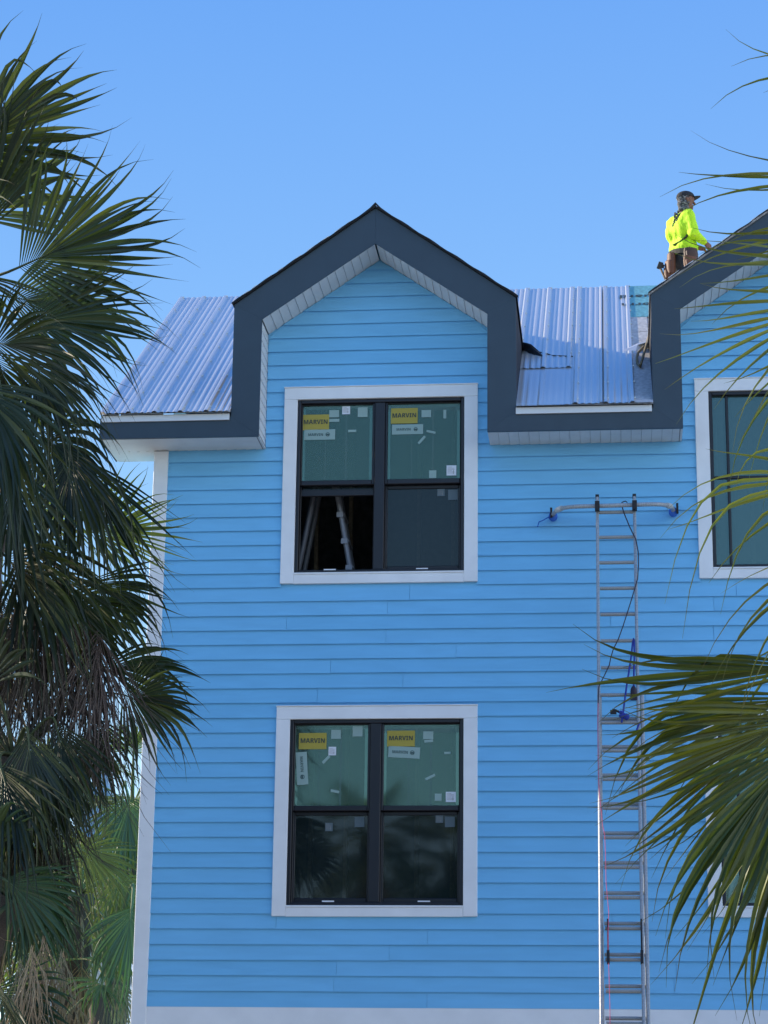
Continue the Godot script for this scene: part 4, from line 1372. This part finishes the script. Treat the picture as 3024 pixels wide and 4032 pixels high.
func worker() -> void:
	var base := Vector3(0.88, 11.33, -0.95)
	var o := thing("person", "roof worker in neon yellow shirt and black cap standing behind the right dormer", "person", base)
	var shirt := Color(0.52, 0.86, 0.015)
	var denim := Color(0.035, 0.037, 0.042)
	var skin := Color(0.20, 0.095, 0.060)
	var boot := Color(0.10, 0.07, 0.045)
	var colors := [shirt, denim, skin, boot]
	var b := B.new()
	var P := func(x: float, y: float, z: float) -> Vector3: return Vector3(x, y, z) - base
	open_grid(Vector3(-0.30, -0.06, -0.50), Vector3(0.50, 1.50, 0.36), 0.014)
	var sR: Vector3 = P.call(0.975, 12.585, -0.80)
	var eR: Vector3 = P.call(1.025, 12.33, -0.735)
	var hR: Vector3 = P.call(1.165, 12.235, -0.83)
	var sL: Vector3 = P.call(0.79, 12.61, -1.08)
	var eL: Vector3 = P.call(0.81, 12.37, -1.21)
	var hL: Vector3 = P.call(1.10, 12.315, -1.17)
	bone(P.call(0.955, 12.07, -0.86), P.call(0.845, 12.07, -1.02), 0.105, 0.105, 1)
	bone(P.call(0.96, 12.04, -0.85), P.call(0.99, 11.70, -0.85), 0.098, 0.070, 1)
	bone(P.call(0.99, 11.70, -0.85), P.call(0.93, 11.46, -0.85), 0.068, 0.052, 1)
	bone(P.call(0.85, 12.04, -1.03), P.call(0.90, 11.68, -1.06), 0.098, 0.070, 1)
	bone(P.call(0.90, 11.68, -1.06), P.call(0.82, 11.42, -1.07), 0.068, 0.052, 1)
	bone(P.call(0.925, 11.44, -0.85), P.call(1.07, 11.52, -0.87), 0.042, 0.036, 3, 0.015)
	bone(P.call(0.82, 11.375, -1.07), P.call(0.96, 11.435, -1.09), 0.042, 0.036, 3, 0.015)
	bone(P.call(0.945, 12.21, -0.88), P.call(0.86, 12.21, -1.00), 0.130, 0.130, 0, 0.05)
	bone(P.call(0.94, 12.44, -0.88), P.call(0.84, 12.45, -1.01), 0.146, 0.146, 0, 0.08)
	bone(P.call(0.945, 12.56, -0.86), P.call(0.82, 12.58, -1.04), 0.098, 0.098, 0, 0.06)
	bone(sR, eR, 0.080, 0.062, 0, 0.03)
	bone(eR, eR.lerp(hR, 0.85), 0.062, 0.046, 0, 0.02)
	bone(sL, eL, 0.070, 0.056, 0, 0.03)
	bone(eL, eL.lerp(hL, 0.88), 0.056, 0.043, 0, 0.02)
	bone(eR.lerp(hR, 0.86), hR, 0.030, 0.027, 2, 0.006)
	bone(eL.lerp(hL, 0.9), hL, 0.030, 0.027, 2, 0.006)
	bone(P.call(0.90, 12.60, -0.95), P.call(0.935, 12.76, -0.955), 0.060, 0.055, 2, 0.02)
	# folds of the shirt
	var fold := FastNoiseLite.new()
	fold.seed = 3
	fold.frequency = 9.0
	fold.fractal_octaves = 2
	for i in field.size():
		if owner_of[i] < 2 and absf(field[i]) < 0.05:
			var q := Vector3(i % dims.x, (i / dims.x) % dims.y, i / (dims.x * dims.y)) * cell
			field[i] += 0.011 * fold.get_noise_3d(q.x * 1.3, q.y * 0.8 + q.x * 0.6, q.z)
	skin_grid(b, colors)
	# head
	var hc: Vector3 = P.call(0.950, 12.84, -0.95)
	var fwd := Vector3(0.97, 0.02, -0.24).normalized()
	var sd := fwd.cross(Vector3.UP).normalized()
	open_grid(hc - Vector3.ONE * 0.17, hc + Vector3.ONE * 0.17, 0.006)
	bone(hc + Vector3(0, 0.045, 0) - fwd * 0.025, hc + Vector3(0, 0.04, 0) + fwd * 0.025, 0.080, 0.074, 2, 0.03)
	bone(hc + Vector3(0, -0.02, 0) + fwd * 0.015, hc + Vector3(0, -0.065, 0) + fwd * 0.045, 0.064, 0.040, 2, 0.04)
	bone(hc + Vector3(0, 0.012, 0) + fwd * 0.086, hc + Vector3(0, -0.030, 0) + fwd * 0.108, 0.010, 0.016, 2, 0.014)
	bone(hc + Vector3(0, 0.024, 0) + fwd * 0.080 - sd * 0.035, hc + Vector3(0, 0.024, 0) + fwd * 0.080 + sd * 0.035, 0.012, 0.012, 2, 0.02)
	bone(hc + Vector3(0, -0.058, 0) + fwd * 0.080 - sd * 0.014, hc + Vector3(0, -0.058, 0) + fwd * 0.080 + sd * 0.014, 0.011, 0.011, 2, 0.012)
	bone(hc + Vector3(0, -0.092, 0) + fwd * 0.066, hc + Vector3(0, -0.092, 0) + fwd * 0.064, 0.022, 0.022, 2, 0.02)
	bone(hc + Vector3(0, -0.05, 0), hc + Vector3(0, -0.13, 0) - fwd * 0.02, 0.056, 0.052, 2, 0.03)
	for s in [-1.0, 1.0]:
		bone(hc + sd * s * 0.076 + Vector3(0, 0.01, 0) - fwd * 0.012, hc + sd * s * 0.080 + Vector3(0, -0.025, 0), 0.016, 0.012, 2, 0.01)
		bone(hc + fwd * 0.077 + sd * s * 0.031 + Vector3(0, 0.004, 0), hc + fwd * 0.077 + sd * s * 0.033 + Vector3(0, 0.004, 0), 0.013, 0.013, 2, 0.008)
	skin_grid(b, colors)
	# hands, fingers curled over the edge of the roof work
	for q in [[hR, Vector3(0.75, -0.5, -0.42), Vector3(0.2, -0.55, -0.8)], [hL, Vector3(0.9, -0.35, 0.25), Vector3(0.2, -0.9, 0.1)]]:
		var h: Vector3 = q[0]
		var d: Vector3 = q[1].normalized()
		var palm: Vector3 = (q[2] - d * q[2].dot(d)).normalized()
		var across := d.cross(palm).normalized()
		open_grid(h - Vector3.ONE * 0.12 + d * 0.07, h + Vector3.ONE * 0.12 + d * 0.07, 0.005)
		bone(h, h + d * 0.03, 0.026, 0.028, 2, 0.02)
		for i in 4:
			var off: Vector3 = across * (i - 1.5) * 0.0195
			var k0: Vector3 = h + d * (0.078 - 0.004 * absf(i - 1.3)) + off
			bone(h + d * 0.02 + off * 0.7, k0, 0.017, 0.0125, 2, 0.014)
			var len0: float = [0.036, 0.041, 0.038, 0.030][i]
			var k1: Vector3 = k0 + (d * 0.8 + palm * 0.6).normalized() * len0
			var k2: Vector3 = k1 + (d * 0.25 + palm * 0.97).normalized() * len0 * 0.72
			bone(k0, k1, 0.0105, 0.0095, 2, 0.005)
			bone(k1, k2, 0.0095, 0.008, 2, 0.004)
		var t0: Vector3 = h + d * 0.025 - across * 0.026
		var t1: Vector3 = t0 + (d * 0.7 - across * 0.7).normalized() * 0.038
		bone(t0, t1, 0.015, 0.0115, 2, 0.01)
		bone(t1, t1 + (d * 0.9 + palm * 0.4).normalized() * 0.028, 0.011, 0.009, 2, 0.005)
		skin_grid(b, colors)
	put("body", b, mats.body, o)
	# cap with curved bill
	var cap := B.new()
	var cb := Basis(fwd, Vector3.UP, fwd.cross(Vector3.UP).normalized())
	var cc := hc + Vector3(0, 0.055, 0) - fwd * 0.004
	var rings := 7
	var prev := []
	for i in rings + 1:
		var th := PI * 0.5 * i / rings
		var row := []
		for j in 20:
			var a := TAU * j / 20
			row.append(cc + cb * Vector3(cos(a) * 0.114 * cos(th), -0.012 + 0.086 * pow(sin(th), 0.85), sin(a) * 0.093 * cos(th)))
		if i:
			for j in 20:
				cap.quad(prev[(j + 1) % 20], prev[j], row[j], row[(j + 1) % 20])
		prev = row
	var capn := put("cap", cap, mats.cap, o)
	var bill := B.new()
	var bp := []
	for i in 9:
		var a := (i / 8.0 - 0.5) * 2.0
		var dip := -0.022 * a * a
		bp.append([cc + cb * Vector3(0.086 - 0.02 * a * a, 0.002 + dip, a * 0.085), cc + cb * Vector3(0.190 - 0.07 * a * a, 0.020 + dip * 1.4, a * 0.078)])
	for i in 8:
		bill.quad(bp[i][0], bp[i + 1][0], bp[i + 1][1], bp[i][1])
		var dn := Vector3(0, -0.006, 0)
		bill.quad(bp[i][1] + dn, bp[i + 1][1] + dn, bp[i + 1][0] + dn, bp[i][0] + dn)
		bill.quad(bp[i][1], bp[i + 1][1], bp[i + 1][1] + dn, bp[i][1] + dn)
	put("bill", bill, mats.cap, capn)
	var hb := B.new()
	hb.ball(cc + Vector3(0, 0.075, 0), Vector3(0.009, 0.006, 0.009), Basis(), 4)
	put("button", hb, mats.cap, capn)
	# neck gaiter pulled up under the cap: a loose ringed sleeve behind the face
	var g := B.new()
	var grow_rings := []
	for i in 9:
		var t := i / 8.0
		var mid := hc + Vector3(0, lerpf(0.055, -0.140, t), 0) - fwd * lerpf(0.012, 0.028, t)
		var ra := lerpf(0.094, 0.062, t) + 0.005 * sin(t * 16.0)
		var row := []
		for j in 17:
			var open := lerpf(1.25, 0.62, t) if t < 0.75 else 0.0
			var a := lerpf(open, TAU - open, j / 16.0)
			row.append(mid + cb * Vector3(cos(a) * ra * 1.06, 0.006 * sin(a * 5.0 + i), sin(a) * ra * 0.92))
		grow_rings.append(row)
	for i in 8:
		for j in 16:
			g.quad(grow_rings[i + 1][j + 1], grow_rings[i + 1][j], grow_rings[i][j], grow_rings[i][j + 1])
	put("neck_gaiter", g, mats.gaiter, o)
	# belt, pouches, back support, print
	var belt := B.new()
	var bring := []
	for j in 25:
		var a := TAU * j / 24
		var across := Vector3(-0.085, 0, -0.125).normalized()
		var deep := across.cross(Vector3.UP)
		var mid: Vector3 = P.call(0.90, 12.155, -0.94)
		bring.append(mid + across * cos(a) * 0.222 + deep * sin(a) * 0.152 + Vector3(0, 0.035 * cos(a + 0.6), 0))
	for j in 24:
		var dn := Vector3(0, -0.062, 0)
		belt.quad(bring[j + 1] + dn, bring[j] + dn, bring[j], bring[j + 1])
		belt.quad(bring[j] + dn, bring[j + 1] + dn, bring[j + 1] * 0.97, bring[j] * 0.97)
	put("belt", belt, mats.webbing, o)
	var strap := B.new()
	strap.tube([P.call(0.785, 12.235, -0.865), P.call(0.87, 12.25, -0.79), P.call(0.93, 12.285, -0.755), P.call(0.955, 12.315, -0.745)], 0.021, 6, 0.35)
	put("strap", strap, mats.webbing, o)
	var cuff := B.new()
	cuff.tube([eR + Vector3(-0.022, 0.045, 0.028), eR + Vector3(-0.012, 0.0, 0.034), eR + Vector3(0.018, -0.045, 0.022)], [0.020, 0.030, 0.022], 8)
	put("elbow_band", cuff, mats.grey_band, o)
	var logo := B.new()
	var lr := RandomNumberGenerator.new()
	lr.seed = 5
	for k in 20:
		var u: Vector3 = P.call(0.785 + 0.024 * (k % 3) + 0.006 * (k / 3) + lr.randf_range(-0.008, 0.008), 12.50 + 0.026 * (k / 3) - lr.randf_range(0.0, 0.02), -0.858 + 0.016 * (k % 3))
		logo.ball(u, Vector3(0.014, 0.020, 0.020), Basis(Vector3.BACK, lr.randf_range(-0.8, 0.8)), 4)
	put("back_print", logo, mats.print, o)
	var pouch := func(called: String, c: Vector3, w: float, h: float, d: float, turn: float, m: Material) -> void:
		var pb := B.new()
		pb.tube([Vector3(0, h * 1.1, 0), Vector3(0, h * 0.9, 0), Vector3(0, h * 0.2, 0), Vector3(0, -h * 0.6, 0), Vector3(0, -h * 0.92, 0), Vector3(0, -h, 0)], [w * 0.96, w * 1.02, w * 1.08, w, w * 0.8, w * 0.4], 14, d / w)
		pb.tube([Vector3(d * 0.55, h * 0.25, 0), Vector3(d * 0.75, h * 0.2, 0.0), Vector3(d * 0.75, -h * 0.5, 0), Vector3(d * 0.6, -h * 0.9, 0)], [w * 0.82, w * 0.86, w * 0.8, w * 0.5], 12, d / w * 0.9)
		pb.tube([Vector3(d * 0.2, h * 1.35, w * 0.2), Vector3(d * 0.3, h * 0.2, w * 0.2)], 0.009, 6)
		put(called, pb, m, o).transform = Transform3D(Basis(Vector3.UP, turn - PI / 2), c)
	pouch.call("tool_pouch", P.call(0.755, 11.985, -0.87), 0.060, 0.125, 0.042, -0.95, mats.leather)
	pouch.call("tool_pouch", P.call(0.715, 11.92, -0.90), 0.050, 0.105, 0.035, -1.2, mats.leather)
	pouch.call("tool_pouch", P.call(0.985, 12.075, -0.755), 0.082, 0.060, 0.040, 0.25, mats.leather_dark)
	pouch.call("tool_pouch", P.call(0.975, 11.955, -0.745), 0.078, 0.075, 0.040, 0.25, mats.leather)
	var tool := thing("hammer", "claw hammer with wooden handle hanging in the worker's rear pouch", "hammer", Vector3(0.622, 11.99, -0.90))
	var hd := B.new()
	hd.bevel(Vector3(-0.030, -0.042, -0.022), Vector3(0.026, 0.040, 0.022), 0.006)
	hd.box(Vector3(0.0265, -0.02, -0.014), Vector3(0.050, 0.02, 0.014))
	put("head", hd, mats.webbing, tool).rotation.z = -0.35
	var hh := B.new()
	hh.tube([Vector3(0.0, -0.03, 0), Vector3(0.035, -0.12, 0.0), Vector3(0.075, -0.22, 0.0)], [0.015, 0.013, 0.016], 8)
	put("handle", hh, mats.wood, tool)


func _ready() -> void:
	rng.seed = 20
	var cam := Camera3D.new()
	cam.name = "camera"
	cam.position = Vector3(0, 1.6, 24.842)
	cam.rotation = Vector3(0.27671, 0.10422, 0.01271)
	cam.fov = 25.42
	cam.near = 0.1
	cam.far = 900.0
	add_child(cam)
	var env := Environment.new()
	env.background_mode = Environment.BG_SKY
	env.sky = make_sky()
	env.tonemap_mode = Environment.TONE_MAPPER_LINEAR
	env.tonemap_exposure = 1.57
	env.sdfgi_enabled = true
	env.ssao_enabled = true
	env.ssil_enabled = true
	var we := WorldEnvironment.new()
	we.name = "environment"
	we.environment = env
	add_child(we)
	var sun := DirectionalLight3D.new()
	sun.name = "sun"
	sun.light_color = Color(1.0, 0.94, 0.85)
	sun.light_energy = 1.6
	sun.light_angular_distance = 0.5
	sun.shadow_enabled = true
	add_child(sun)
	sun.look_at_from_position(Vector3.ZERO, Vector3(0.876, -0.401, 0.263))
	make_materials()

	var g := B.new()
	g.quad(Vector3(-400, 0, 400), Vector3(400, 0, 400), Vector3(400, 0, -400), Vector3(-400, 0, -400))
	structure(put("ground", g, mats.ground))
	var house := thing("blue_house", "light blue clapboard house with two dark trimmed dormers and metal roof", "house")
	shell(house)
	siding(house)
	eaves(house)
	roof(house)
	windows(house)
	extension_ladder()
	loose_things()
	worker()
	neighbour()
	unseen_tree_line()
	palms_and_plants()
